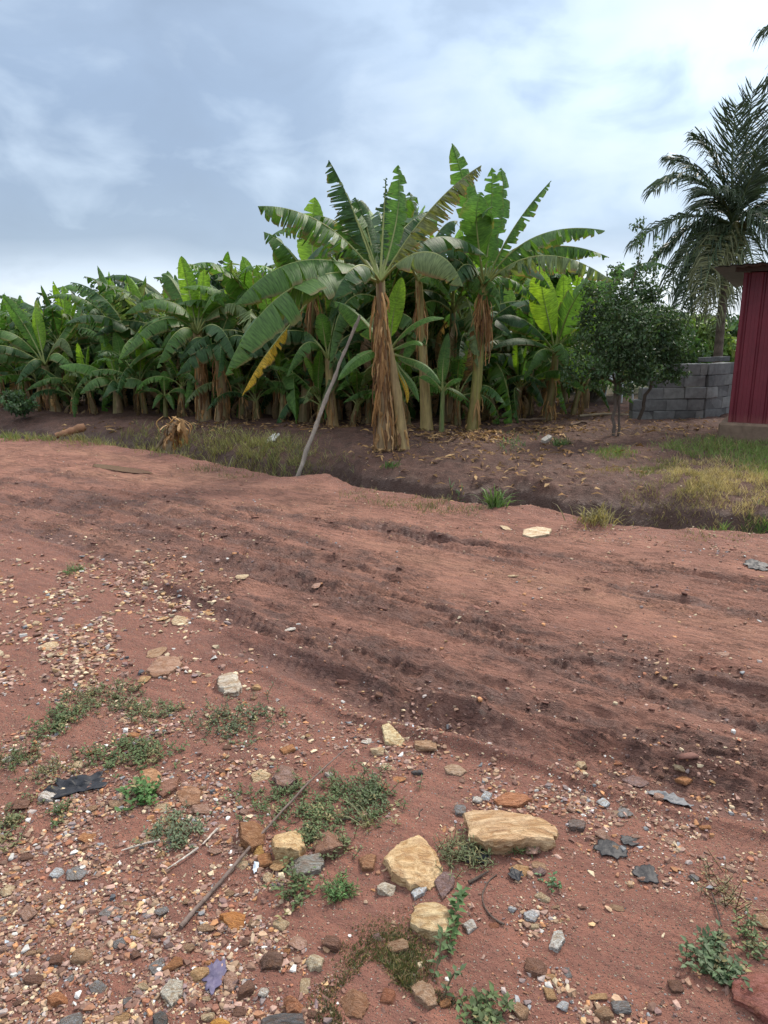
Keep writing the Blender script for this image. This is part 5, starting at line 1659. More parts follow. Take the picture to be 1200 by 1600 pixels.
CNAMES = ['brown', 'tan', 'pink', 'orange', 'red', 'cream', 'white', 'grey', 'mauve', 'ochre', 'dark', 'bluewhite']
CPROB = np.array([.24, .18, .155, .095, .065, .115, .04, .04, .035, .05, .012, .005])
CPROB /= CPROB.sum()
LAND = [(125, 1230, 'near the black plastic sheet'), (340, 1370, 'near the thick end of the fallen stick'), (335, 1530, 'around the purple scrap'), (60, 1450, 'in the brown gravel at the lower left'),
        (150, 1520, 'around the lone orange-red stone'), (110, 930, 'in the pale gravel strip'), (60, 1060, 'above the creeping weeds at the left'), (250, 990, 'by the long thin cream plate'), (490, 1240, 'by the largest weed patch'),
        (600, 1160, 'around the cream wedge stone'), (640, 1340, 'by the biggest ochre boulder'), (790, 1270, 'around the long ochre slab'), (960, 1320, 'by the black plastic shreds'), (870, 1466, 'near the white quartz stone'),
        (1040, 1230, 'near the bent grey strip'), (1120, 1480, 'near the leafy weed at the right'), (590, 1500, 'around the mossy patch'), (1000, 850, 'along the ditch lip'), (700, 960, 'out on the muddy road'), (230, 1300, 'below the soft grey-green weed'),
        (220, 1190, 'among the creeping weeds'), (460, 1420, 'on the soil left of the mossy patch'), (1100, 1050, 'out on the drier road')]
CWORD = dict(brown='brown', tan='tan', pink='pinkish', orange='orange', red='rust-red', cream='cream', white='white', grey='grey', mauve='mauve', ochre='ochre', dark='charcoal grey', bluewhite='bluish white')


def scatter_stones(n):
    got, tries, rr = [], 0, np.random.default_rng(77)
    while len(got) < n and tries < 60000:
        tries += 1
        px, py = rr.uniform(-60, 1260), rr.uniform(845, 1640)
        if rr.random() > float(dens(px, py)) * .9:
            continue
        persp = (G(px, 1300)[1] / max(G(px, py)[1], .5))
        w = (9 + rr.exponential(6.5)) * persp ** .8
        w = min(w, 30)
        if w < 8:
            continue
        if any((px - a) ** 2 + (py - b) ** 2 < (r_ + w * .55) ** 2 for a, b, r_ in OCC):
            continue
        got.append((px, py, w))
        OCC.append((px, py, w * .5))
    got.sort(key=lambda g: -g[2])
    by = {}
    for px, py, w in got:
        c = CNAMES[rr.choice(len(CNAMES), p=CPROB)]
        sh = ['angular', 'rounded', 'flat'][rr.choice(3, p=[.5, .28, .22])]
        long_ = rr.random() < .25
        h = w * (rr.uniform(.45, .6) if long_ else rr.uniform(.65, .95))
        if sh == 'flat':
            h *= .75
        lm = LAND[int(np.argmin([math.hypot(px - a, (py - b) * 1.3) for a, b, _ in LAND]))][2]
        size = 'largish' if w > 22 else 'small' if w > 13 else 'tiny'
        base = f"{size} {'long ' if long_ else ''}{sh} {CWORD[c]} stone"
        by.setdefault((base, lm), []).append((px, py, w, h, c, sh))
    for (base, lm), L in by.items():
        L.sort()
        for i, (px, py, w, h, c, sh) in enumerate(L):
            lb = f'{base} {lm}'
            if len(L) == 2:
                lb = lb.replace(' stone ', (' left-hand stone ', ' right-hand stone ')[i], 1)
            stone(px, py, w, h, c, lb, sh, thick=.25 if sh == 'flat' else rr.uniform(.5, .75), group='loose stones scattered beside the road')


OCC.pop
scatter_stones(190)


def gravel():
    """the uncountable small gravel: one object"""
    rr = np.random.default_rng(99)
    protos = []
    for i in range(10):
        me = hull_mesh(600 + i, [9, 11, 14][i % 3], sub=0)
        v = np.array([q.co[:] for q in me.vertices])
        t = np.array([p.vertices[:] for p in me.polygons])
        protos.append((v, t))
        bpy.data.meshes.remove(me)
    acc = Acc()
    N = 260000
    px, py = rr.uniform(-350, 1550, N), 692 + (1760 - 692) * rr.random(N) ** .85
    keep = rr.random(N) < np.maximum(dens(np.clip(px, -100, 1300), np.clip(py, 700, 1620)) * .72, .16 * (py < 850))
    px, py = px[keep], py[keep]
    x, y = [], []
    r0 = np.array([G(a, b)[:2] for a, b in zip(px, py)])
    z = terrain(r0[:, 0], r0[:, 1])[0]
    dep = np.hypot(r0[:, 1], CH)
    size = (.0034 + rr.exponential(.0036, len(px))) * np.clip(dep / 2.0, .8, 2.4)
    bandm = sst(480, 330, px) * sst(1090, 1040, py) * (py > 840)
    size = np.minimum(size, .022) * (1 + .55 * bandm)
    size = size * np.where(py < 850, .8, 1)
    pal = np.array([PAL[c] for c in CNAMES])
    ci = rr.choice(len(CNAMES), len(px), p=CPROB)
    pale = (rr.random(len(px)) < .3 * bandm) | ((rr.random(len(px)) < .4) & (py < 850))
    ci = np.where(pale, rr.choice([1, 2, 2, 5, 5, 9], len(px)), ci)
    for k in range(10):
        v, t = protos[k]
        m = np.where(np.arange(len(px)) % 10 == k)[0]
        if not len(m):
            continue
        a = rr.uniform(0, 6.28, len(m))
        sx, sy, sz = size[m] * rr.uniform(.8, 1.3, len(m)), size[m] * rr.uniform(.6, 1, len(m)), size[m] * rr.uniform(.35, .8, len(m))
        vx, vy, vz = v[:, 0] * sx[:, None], v[:, 1] * sy[:, None], v[:, 2] * sz[:, None]
        V = np.stack([r0[m, 0][:, None] + vx * np.cos(a)[:, None] - vy * np.sin(a)[:, None], r0[m, 1][:, None] + vx * np.sin(a)[:, None] + vy * np.cos(a)[:, None],
                      z[m][:, None] + vz + sz[:, None] * .12], -1)
        T = (t[None] + (np.arange(len(m)) * len(v))[:, None, None]).reshape(-1, 3)
        c = pal[ci[m]] * rr.uniform(.6, 1.1, (len(m), 1))
        sv = rr.random(len(m))[:, None]
        c = np.where(sv < .5 - .3 * ((py[m] < 1080) & (px[m] < 420))[:, None], c * .45 + np.array([.17, .085, .065]) * .6, c)
        acc.add(V.reshape(-1, 3), None, T, None, np.repeat(c, len(v), 0))
    o = put('gravel', acc.mesh('gravel', None, False), M_PEB)
    tag(o, 'fine mixed gravel strewn over the red soil', 'gravel', None, 'stuff')
    print('gravel', len(px))


gravel()


def clods():
    """lumps of churned wet mud along the ruts: one object"""
    rr = np.random.default_rng(123)
    protos = []
    for i in range(8):
        me = hull_mesh(700 + i, [10, 13, 16][i % 3], sub=0)
        protos.append((np.array([q.co[:] for q in me.vertices]), np.array([p.vertices[:] for p in me.polygons])))
        bpy.data.meshes.remove(me)
    N = 60000
    px, py = rr.uniform(-300, 1500, N), rr.uniform(705, 1330, N)
    g = np.array([G(a, b)[:2] for a, b in zip(px, py)])
    z, wet, gr, org, dry, s_ = terrain(g[:, 0], g[:, 1])
    dep = np.hypot(g[:, 1], CH)
    nz = pn(g[:, 0] * 2.2, g[:, 1] * 2.2, 90)
    keep = (rr.random(N) < np.clip(wet * 1.1 - .12 + .25 * nz, 0, 1) * .10 + .005) & (s_ < -.1) & (gr < .6)
    g, z, dep, wet = g[keep], z[keep], dep[keep], wet[keep]
    size = (.006 + rr.exponential(.0065, len(g))) * np.clip(dep / 4, .7, 2.0)
    size = np.minimum(size, .045)
    acc = Acc()
    for k in range(8):
        v, t = protos[k]
        m = np.where(np.arange(len(g)) % 8 == k)[0]
        a = -.6 + rr.normal(size=len(m)) * .5
        sx, sy, sz = size[m] * rr.uniform(1.0, 2.2, len(m)), size[m] * rr.uniform(.6, 1, len(m)), size[m] * rr.uniform(.3, .7, len(m))
        vx, vy, vz = v[:, 0] * sx[:, None], v[:, 1] * sy[:, None], v[:, 2] * sz[:, None]
        V = np.stack([g[m, 0][:, None] + vx * np.cos(a)[:, None] - vy * np.sin(a)[:, None], g[m, 1][:, None] + vx * np.sin(a)[:, None] + vy * np.cos(a)[:, None], z[m][:, None] + vz + sz[:, None] * .1], -1)
        T = (t[None] + (np.arange(len(m)) * len(v))[:, None, None]).reshape(-1, 3)
        w_ = np.clip(wet[m] * 1.2, 0, 1)[:, None]
        c = (np.array([.20, .088, .062]) * (1 - w_) + np.array([.115, .054, .041]) * w_) * rr.uniform(.65, 1.3, (len(m), 1))
        acc.add(V.reshape(-1, 3), None, T, None, np.repeat(c, len(v), 0))
    tag(put('mud_clods', acc.mesh('mud_clods', None, True), M_PEB), 'dark churned mud clods along the tyre ruts', 'mud clods', None, 'stuff')
    print('clods', len(g))


clods()


# ------------------------------------------------------------------ weeds and grass
def leaflets(acc, p, d, up, L, w, col, r):
    """one small leaf: a folded blade of four faces"""
    d, side = unit(d), unit(np.cross(d, up))
    n_ = np.cross(side, d)
    dr = r.uniform(-.15, .35)
    V = [p, p + d * L * .45 + side * w * .5 + n_ * w * .15, p + d * L * .5 - n_ * L * .02, p + d * L * .45 - side * w * .5 + n_ * w * .15, p + d * L - n_ * L * dr]
    acc.add(V, None, [[0, 1, 2], [0, 2, 3], [1, 4, 2], [2, 4, 3]], None, np.asarray(col) * r.uniform(.7, 1.35))


def weed(px, py, w, h, nst, leaf, col, label, hgt=.05, seed=0, name='weed_patch', cat='weed', slim=.45, dry=.1, nl=7, grow=None):
    r = np.random.default_rng(seed)
    b = GT(px, py)
    k = math.hypot(b[1], CH) / FPX
    vis = CH / math.hypot(b[1], CH)
    rx, ry = w / 2 * k, max(.03, h / 2 * k / vis)
    acc = Acc()
    for _ in range(nst):
        a, q = r.uniform(0, 6.28), math.sqrt(r.random()) * (1 + .25 * r.normal())
        x, y = b[0] + math.cos(a) * q * rx, b[1] + math.sin(a) * q * ry
        if seed not in (2, 24) and pn(x * 18, y * 18, seed) < -.22:
            continue
        z = H(x, y)
        lean = np.array([r.normal() * .8, r.normal() * .8 - .1, r.uniform(.35, 1.1)])
        L = hgt * r.uniform(.5, 1.3)
        p0, p1 = np.array([x, y, z - .004]), np.array([x, y, z]) + unit(lean) * L
        tube(acc, np.linspace(0, 1, 3)[:, None] * (p1 - p0) + p0, [.0016, .0014, .001], 3, (.13, .10, .05), cap=False)
        c = np.array(col) if r.random() > dry else np.array([.22, .19, .085])
        c = c * r.uniform(.8, 1.25)
        for i in range(nl):
            t = .25 + .75 * i / max(nl - 1, 1)
            an = i * 2.4 + r.uniform(-.5, .5)
            d = np.array([math.cos(an), math.sin(an), r.uniform(-.1, .8)])
            leaflets(acc, p0 + (p1 - p0) * t, d, (0, 0, 1), leaf * r.uniform(.6, 1.25), leaf * slim, c, r)
    o = put(name, acc.mesh(name, b), M_WEED, loc=b)
    return tag(o, label, cat)


GW, GW2, GW3 = (.088, .122, .046), (.112, .132, .058), (.075, .15, .042)
weed(490, 1258, 190, 88, 330, .016, GW, 'largest bright green creeping weed patch crossed by the fallen stick', .035, 1, slim=.4)
weed(578, 1245, 62, 70, 110, .015, (.078, .108, .046), 'darker green weed clump on the right flank of the largest patch', .05, 2)
weed(370, 1130, 120, 62, 130, .017, (.082, .108, .052), 'dark sprawling weed clump below the white lump in the mud', .05, 3)
weed(160, 1092, 120, 46, 170, .015, GW2, 'pale green creeping weed mat, highest of the weeds at the left', .04, 4)
weed(92, 1128, 60, 44, 90, .018, GW, 'green leafy weed clump at the lower end of the pale weed mat', .045, 5)
weed(240, 1112, 80, 34, 90, .015, GW2, 'thin weed mat between the pale mat and the dark sprawling clump', .035, 6)
weed(205, 1184, 120, 44, 150, .018, GW, 'broad green weed mat above the three brown stones', .045, 7)
weed(221, 1243, 44, 34, 60, .024, GW3, 'small round bright green weed beside three brown stones', .05, 8, slim=.6)
weed(272, 1306, 70, 44, 110, .015, (.115, .145, .08), 'soft grey-green weed clump below the pink stone', .045, 9)
weed(22, 1192, 60, 40, 80, .016, GW, 'green grassy weed tuft at the left edge', .05, 10, slim=.25)
weed(85, 1205, 70, 50, 70, .013, (.11, .12, .06), 'sparse olive weed tuft beside the black plastic sheet scrap', .04, 11, dry=.4)
weed(14, 1298, 50, 60, 80, .015, GW2, 'olive weed mat at the left edge above the brown gravel', .04, 12, dry=.3)
weed(92, 1275, 26, 26, 30, .014, GW, 'tiny weed tuft below the black plastic sheet scrap', .035, 13)
weed(464, 1385, 40, 50, 40, .017, GW, 'loose leafy weed below the flat grey stone', .06, 14, slim=.5, nl=6)
weed(530, 1394, 28, 26, 60, .020, GW3, 'small grass-like tuft beside a cream stone', .04, 15, slim=.16)
weed(740, 1335, 70, 48, 70, .024, GW2, 'thin grassy weed around black plastic below the long slab', .045, 16, slim=.15, dry=.3)
weed(800, 1325, 60, 16, 40, .022, GW, 'short grass tuft in the undercut of the long slab', .035, 17, slim=.16)
weed(862, 1388, 18, 14, 8, .014, (.07, .15, .06), 'tiny green seedling among cream pebbles', .03, 18, slim=.6, nl=5)
weed(1118, 1508, 46, 48, 60, .020, (.068, .105, .046), 'leafy dark green weed beside the large red rock', .045, 19, slim=.6)
weed(1180, 1482, 34, 34, 36, .017, GW, 'leafy weed at the right edge above the large red rock', .06, 20, slim=.5)
weed(1130, 1405, 40, 80, 40, .015, (.15, .13, .07), 'dry straggly weed stalks above the leafy dark weed', .07, 21, slim=.2, dry=.7)
weed(760, 1592, 50, 34, 22, .024, GW, 'leafy weed sprig cut by the bottom edge', .04, 22, slim=.5)
weed(118, 893, 30, 12, 50, .022, GW3, 'small green tuft alone in the pale gravel strip', .05, 23, slim=.2)
weed(490, 1308, 30, 26, 40, .014, GW, 'small weed growing over the dull brown rock', .04, 24)
weed(530, 1325, 44, 30, 30, .014, GW2, 'thin weed sprigs below the dull brown rock', .04, 25)
weed(700, 1340, 26, 34, 26, .018, GW2, 'grassy sprigs at the right edge of the biggest ochre boulder', .05, 26, slim=.18)


def stem_plant(pts, nleaf, L, slim, col, label, seed, h0=.02, h1=.07):
    r = np.random.default_rng(seed)
    P3 = [GT(*p) for p in pts]
    C = bez(P3[:4], 14) if len(P3) in (3, 4) else np.array(P3)
    C[:, 2] += np.linspace(h0, h1, len(C)) * np.sin(np.linspace(.2, 2.2, len(C)))
    b = C[0].copy()
    root = thing('leafy_sprig', label, 'weed', b)
    sa = Acc()
    tube(sa, C, np.linspace(.0028, .0015, len(C)), 5, (.13, .09, .05))
    put('stem', sa.mesh('stem', b), M_WEED, root)
    la = Acc()
    for i in range(nleaf):
        t = (i + .5) / nleaf
        p = np.array([np.interp(t, np.linspace(0, 1, len(C)), C[:, k]) for k in range(3)])
        an = i * 2.4 + r.uniform(-.6, .6)
        leaflets(la, p, (math.cos(an), math.sin(an), r.uniform(.1, .9)), (0, 0, 1), L * r.uniform(.7, 1.25), L * slim, col, r)
    put('leaves', la.mesh('leaves', b), M_WEED, root)


stem_plant([(700, 1492), (706, 1468), (712, 1440), (722, 1418)], 44, .030, .55, (.085, .14, .05), 'leafy green sprig climbing over the pointed yellowish rock', 1)
stem_plant([(676, 1530), (690, 1515), (684, 1500), (694, 1486)], 16, .026, .45, (.085, .13, .052), 'trailing green sprig between the pointed rock and the moss', 2)
stem_plant([(694, 1558), (700, 1548), (712, 1540), (722, 1556)], 10, .026, .45, (.08, .12, .05), 'short trailing sprig at the right rim of the moss', 3)


def blades(regs, name, label, seed, kind='stuff', mat=None, group=None):
    r = np.random.default_rng(seed)
    acc = Acc()
    for (px, py, rx, ry, n, L, w, col) in regs:
        a, q = r.uniform(0, 6.28, n), np.sqrt(r.random(n)) * (1 + .18 * r.normal(size=n))
        pp = np.stack([px + np.cos(a) * q * rx, py + np.sin(a) * q * ry], 1)
        g = np.array([GTfast(u, v) for u, v in pp])
        z = terrain(g[:, 0], g[:, 1])[0]
        k = pn(g[:, 0] * 5, g[:, 1] * 5, seed) > -.16
        for (x, y), zz in zip(g[k], z[k]):
            l = L * r.uniform(.45, 1.3) * (.75 + .9 * max(0, float(pn(x * 3, y * 3, seed + 4)) + .3))
            d = np.array([r.normal() * .45, r.normal() * .45, 1.0])
            d /= np.linalg.norm(d)
            b = np.array([x, y, zz - .01])
            bend = np.array([d[0], d[1], -.25]) * l * r.uniform(.3, 1.0)
            s = np.array([math.cos(u_ := r.uniform(0, 3.14)), math.sin(u_), 0]) * w * .5
            m1, m2, tp = b + d * l * .4, b + d * l * .75 + bend * .25, b + d * l + bend * .6
            c = np.asarray(col) * r.uniform(.65, 1.35)
            if r.random() < .2:
                c = np.array([.28, .21, .10]) * r.uniform(.7, 1.2)
            acc.add([b - s, b + s, m1 - s * .9, m1 + s * .9, m2 - s * .6, m2 + s * .6, tp], [[0, 1, 3, 2], [2, 3, 5, 4]], [[4, 5, 6]], None, c)
    o = put(name, acc.mesh(name, None, True), mat or M_GRASS)
    return tag(o, label, 'grass', group, kind)


def GTfast(px, py):
    g = G(px, py, .02)
    return g[:2]


LG, DG, ST = (.15, .215, .055), (.06, .105, .035), (.44, .34, .17)
blades([(1130, 712, 100, 15, 3600, .11, .006, LG), (1190, 735, 60, 20, 1800, .11, .006, LG), (1110, 752, 75, 18, 3400, .085, .005, ST), (1170, 772, 60, 20, 2600, .085, .005, ST),
        (1190, 802, 50, 18, 2200, .10, .006, (.09, .17, .04)), (1120, 800, 36, 14, 900, .09, .006, (.16, .16, .06)), (1085, 765, 44, 16, 1400, .08, .006, (.26, .22, .10)), (1095, 806, 50, 12, 1200, .10, .006, (.20, .21, .08)), (1010, 772, 40, 16, 700, .07, .006, (.24, .20, .10)), (1150, 818, 60, 9, 1300, .10, .006, (.13, .20, .05)), (1040, 742, 44, 9, 700, .07, .006, (.16, .16, .06)),
        (955, 722, 36, 8, 700, .09, .006, LG), (950, 745, 50, 7, 600, .05, .006, (.26, .18, .09)), (1010, 745, 50, 9, 600, .05, .006, (.13, .15, .05)),
        (1260, 760, 70, 50, 2600, .11, .006, LG)], 'grass', 'long green and straw-coloured grass on the bank beside the red kiosk', 1)
blades([(90, 682, 90, 8, 1800, .13, .008, (.24, .24, .09)), (500, 722, 50, 14, 700, .10, .007, (.20, .20, .08)), (430, 712, 70, 16, 2400, .13, .007, (.26, .25, .095)), (330, 698, 100, 15, 4200, .13, .007, (.30, .28, .10)), (200, 684, 110, 12, 4200, .13, .008, (.26, .25, .095)), (350, 702, 60, 12, 700, .17, .009, (.30, .28, .10)), (400, 712, 50, 14, 700, .17, .009, (.19, .20, .075)), (440, 715, 40, 16, 500, .15, .009, (.10, .11, .05)), (180, 685, 60, 9, 600, .18, .010, (.22, .20, .085)),
        (225, 690, 40, 9, 400, .18, .010, (.17, .16, .065)), (130, 680, 40, 8, 300, .16, .010, (.12, .13, .05)), (490, 728, 34, 12, 300, .11, .009, (.07, .10, .04)), (310, 690, 60, 10, 350, .12, .009, (.14, .13, .06)),
        (420, 690, 90, 8, 350, .09, .009, (.15, .14, .06)), (60, 686, 60, 4, 250, .10, .010, (.12, .16, .05)), (10, 686, 40, 4, 200, .10, .01, (.15, .2, .06))], 'grass', 'olive grass lining the far bank of the ditch', 2)
blades([(640, 785, 60, 9, 500, .05, .006, (.16, .14, .07)), (700, 795, 50, 8, 300, .05, .006, (.13, .13, .06)), (330, 730, 50, 6, 260, .06, .007, (.15, .13, .07)), (380, 742, 40, 5, 160, .05, .007, (.17, .14, .07)), (570, 775, 40, 8, 200, .05, .006, (.18, .15, .08)),
        (755, 790, 30, 5, 120, .05, .006, (.10, .14, .05)), (1100, 838, 90, 5, 160, .05, .006, (.2, .17, .08))], 'grass', 'short dry grass along the road-side lip of the ditch', 3)
blades([(700, 752, 26, 8, 160, .08, .012, (.12, .17, .09)), (800, 706, 22, 8, 110, .09, .014, (.12, .19, .09)), (815, 690, 30, 5, 70, .07, .012, (.12, .16, .08))], 'ground_cover', 'blue-green creeping herbs on the bare soil in front of the smooth-stemmed plant', 4)
blades([(600, 1490, 70, 60, 7800, .020, .0034, (.085, .09, .032)), (570, 1560, 85, 44, 7800, .020, .0034, (.075, .075, .032)), (650, 1440, 60, 34, 2700, .018, .0034, (.08, .09, .035)), (680, 1570, 60, 30, 2700, .016, .0034, (.07, .065, .035))], 'moss', 'brown-green moss mat on the soil beside the ochre rocks', 5)


def tuft(px, py, n, L, w, col, label, seed, spread=.08):
    r = np.random.default_rng(seed)
    b = GT(px, py)
    acc = Acc()
    for _ in range(n):
        p = b + np.array([r.normal() * spread * .5, r.normal() * spread * .5, -.01])
        d = unit([r.normal() * .55, r.normal() * .55 - .1, 1])
        l = L * r.uniform(.5, 1.2)
        s = np.array([math.cos(u_ := r.uniform(0, 3.14)), math.sin(u_), 0]) * w * .5
        g = np.array([d[0], d[1], -.4]) * l * .5
        m1, m2, tp = p + d * l * .4, p + d * l * .75 + g * .3, p + d * l + g
        acc.add([p - s, p + s, m1 - s, m1 + s, m2 - s * .7, m2 + s * .7, tp], [[0, 1, 3, 2], [2, 3, 5, 4]], [[4, 5, 6]], None, np.asarray(col) * r.uniform(.65, 1.3))
    return tag(put('grass_tuft', acc.mesh('grass_tuft', b), M_GRASS, loc=b), label, 'grass tuft')


tuft(776, 783, 70, .24, .014, (.11, .18, .055), 'stiff green grass tuft on the ditch lip in front of the bare soil', 1)
tuft(872, 765, 90, .20, .010, (.10, .15, .05), 'green grass tuft beside the white brick at the ditch', 2, .12)
tuft(932, 806, 140, .20, .009, (.24, .20, .09), 'bushy dry yellowish grass tuft inside the ditch', 3, .16)
tuft(610, 718, 60, .10, .012, (.07, .12, .035), 'low green tuft at the foot of the shaggy stem', 4, .1)
tuft(575, 1290, 30, .10, .003, (.2, .2, .1), 'thin straw stalks standing in the darker weed clump', 5, .03)


# ------------------------------------------------------------------ sticks, scraps, litter
g = [GT(*p) for p in [(282, 1452), (350, 1385), (440, 1275), (540, 1183)]]
for q, dz in zip(g, (.008, .02, .045, .03)):
    q[2] += dz
stick('fallen_stick', g, .0068, .0022, (.16, .115, .095), 'long thin dry stick lying across the stones and the largest weed patch', 'stick', .002, 30)
g = [GT(*p) for p in [(788, 1447), (740, 1425), (748, 1385), (775, 1368)]]
for q in g:
    q[2] += .006
stick('fallen_twig', g, .003, .002, (.10, .07, .055), 'thin dark curved twig arching on smooth soil below the slab', 'twig', .001, 24)
g = [GT(*p) for p in [(732, 1382), (748, 1374), (762, 1364)]]
for q in g:
    q[2] += .008
stick('fallen_twig', g, .005, .003, (.09, .065, .05), 'short dark twig touching the head of the curved one', 'twig', .001, 14)
for pts, lb in (([(655, 1312), (652, 1305), (660, 1300)], 'tiny dark twig lying on top of the biggest ochre boulder'), ([(530, 1285), (560, 1283), (578, 1287)], 'pale straw stalk lying across the darker weed clump'),
                ([(340, 1300), (330, 1312), (318, 1325)], 'bleached white twig right of the soft grey-green weed'), ([(310, 1330), (290, 1345), (262, 1362)], 'bleached white twig below the soft grey-green weed'),
                ([(250, 1318), (220, 1325), (190, 1335)], 'bleached thin twig left of the soft grey-green weed'), ([(1112, 1400), (1122, 1430), (1128, 1452)], 'dry pale stalk beside the leafy dark weed')):
    g = [GT(*p) for p in pts]
    for q in g:
        q[2] += .012 if 'boulder' not in lb else .085
    white = 'bleached' in lb
    stick('fallen_twig', g, .004 if white else .0022, .002, (.5, .43, .36) if white else (.3, .24, .15) if 'dark' not in lb else (.07, .05, .04), lb, 'twig', .0015, 12)


def scrap(px, py, w, h, col, label, seed, name='plastic_scrap', cat='plastic scrap', ragged=.35, crumple=.012, mat=None, rot=0.0, rough=None):
    """crumpled thin sheet lying on the soil"""
    r = np.random.default_rng(seed)
    b = GT(px, py)
    k = math.hypot(b[1], CH) / FPX
    vis = CH / math.hypot(b[1], CH)
    rx, ry = w / 2 * k, h / 2 * k / vis
    nr, na = 9, 36
    th = np.linspace(0, 2 * np.pi, na, endpoint=False)
    edge = 1 + ragged * (pn(np.cos(th) * 2 + seed, np.sin(th) * 2, 1) * 1.6 + .5 * pn(np.cos(th) * 7 + seed, np.sin(th) * 7, 2))
    V = []
    for i in range(nr):
        q = i / (nr - 1)
        x0, y0 = np.cos(th) * q * edge * rx, np.sin(th) * q * edge * ry
        x, y = b[0] + x0 * math.cos(rot) - y0 * math.sin(rot), b[1] + x0 * math.sin(rot) + y0 * math.cos(rot)
        z = terrain(x, y)[0] + .006 + crumple * np.abs(fbm(x * 26 + seed, y * 26, 3, 5)) * 1.6
        V.append(np.stack([x, y, z], 1))
    V = np.array(V).reshape(-1, 3)
    Q = []
    for i in range(nr - 1):
        for j in range(na):
            Q.append([i * na + j, (i + 1) * na + j, (i + 1) * na + (j + 1) % na, i * na + (j + 1) % na])
    Q = np.array(Q)
    top = np.concatenate([V, V - [0, 0, .0015]])
    n0 = len(V)
    rim = np.array([[(nr - 1) * na + j, n0 + (nr - 1) * na + j, n0 + (nr - 1) * na + (j + 1) % na, (nr - 1) * na + (j + 1) % na] for j in range(na)])
    Q2 = np.concatenate([Q, Q[:, ::-1] + n0, rim])
    me = mesh_np(name, top - b, Q2, None, None, np.tile(np.asarray(col, float), (len(top), 1)), True)
    return tag(put(name, me, mat or M_PLAST, loc=b), label, cat)


scrap(122, 1232, 80, 26, (.018, .019, .024), 'torn black plastic sheet half buried in gravel beside weeds', 1, rot=.45, ragged=.5, crumple=.018)
scrap(740, 1336, 40, 26, (.016, .018, .022), 'crumpled black plastic under the front of the long ochre slab', 2, ragged=.35, crumple=.0025)
scrap(806, 1370, 20, 14, (.02, .02, .024), 'small black flake beside the ochre half-moon stone', 3)
scrap(955, 1328, 44, 22, (.022, .021, .023), 'black plastic shred, the upper and larger of the shreds on the soil', 4, ragged=.35, rot=-.5, crumple=.0025)
scrap(982, 1316, 26, 14, (.022, .021, .023), 'black plastic shred next to the larger upper one', 5, ragged=.35, crumple=.0025)
scrap(1008, 1366, 34, 22, (.024, .022, .024), 'black plastic shred, the lowest one on smooth soil', 6, ragged=.35, rot=-.3, crumple=.0025)
scrap(335, 1530, 26, 36, (.105, .088, .145), 'purple frayed cloth scrap in the coarse gravel', 7, 'cloth_scrap', 'cloth scrap', .45, .008)
scrap(1046, 1253, 66, 18, (.14, .14, .145), 'bent dull grey strip lying on the soil with a pale end', 8, 'grey_strip', 'strip', .2, .014, rot=-.65)
scrap(426, 686, 16, 8, (.6, .58, .55), 'small white litter on the grassy far bank', 9, 'litter_scrap', 'litter', .5, .04)
scrap(400, 1358, 8, 14, (.55, .6, .66), 'tiny pale blue plastic chip near the stick', 10)
scrap(1180, 884, 34, 12, (.05, .045, .045), 'dark grey flat scrap on the road near the right edge', 11, 'grey_strip', 'strip', .4, .01)


def brick(px, py, L, rotz, label, col=(.55, .47, .38)):
    b = GT(px, py)
    acc = Acc()
    box(acc, np.zeros(3), (1, 0), (0, 1), L / 2, L / 4, L / 5, col, .002, .006)
    o = put('broken_brick', acc.mesh('broken_brick', None, False), M_CONC, loc=b + [0, 0, .05])
    o.rotation_euler = (.3, -.4, rotz)
    return tag(o, label, 'brick')


brick(850, 762, .15, .6, 'pale broken brick lying tilted at the rim of the ditch')


def puddle():
    c = GT(190, 734)
    d, q = np.array([.84, -.54]), np.array([.54, .84])
    th = np.linspace(0, 2 * np.pi, 40, endpoint=False)
    e = 1 + .25 * pn(np.cos(th) * 1.6, np.sin(th) * 1.6, 4)
    V = np.stack([c[0] + d[0] * np.cos(th) * .55 * e + q[0] * np.sin(th) * .11 * e, c[1] + d[1] * np.cos(th) * .55 * e + q[1] * np.sin(th) * .11 * e, np.full(40, c[2] + .012)], 1)
    acc = Acc()
    acc.add(np.vstack([[c[0], c[1], c[2] + .012], V]), None, [[0, 1 + i, 1 + (i + 1) % 40] for i in range(40)])
    n = NT('muddy_water')
    m = n.done(n.pbr((.20, .12, .09), .08, n.bump(n.noise(n.pos(), 30, 2), .04, .01), .5))
    tag(put('puddle', acc.mesh('puddle'), m), kind='structure')


puddle()


# white plastic chair far behind the leafy tree
def chair():
    b = P(966, 628, 16.5)
    b[2] = H(b[0], b[1])
    root = thing('plastic_chair', 'white plastic chair half hidden behind the leafy tree', 'chair', b)
    W = (.62, .63, .64)
    m = mat_vcol('white_plastic', .4, 5, .1, .05, spec=.5)
    s = Acc()
    box(s, np.array([0, 0, .43]), (1, 0), (0, 1), .22, .22, .018, W, .001)
    put('seat', s.mesh('seat'), m, root)
    k = Acc()
    box(k, np.array([0, .21, .66]), (1, 0), (0, 1), .21, .016, .20, W, .001)
    put('backrest', k.mesh('backrest'), m, root)
    for sx in (-1, 1):
        for sy in (-1, 1):
            l = Acc()
            tube(l, [[sx * .19, sy * .19, .42], [sx * .22, sy * .22, 0]], [.024, .018], 6, W)
            put('leg', l.mesh('leg'), m, root)
        a = Acc()
        tube(a, bez([[sx * .23, .2, .66], [sx * .24, -.05, .68], [sx * .23, -.2, .42]], 8), .02, 6, W)
        put('armrest', a.mesh('armrest'), m, root)
    root.rotation_euler = (0, 0, .7)


chair()


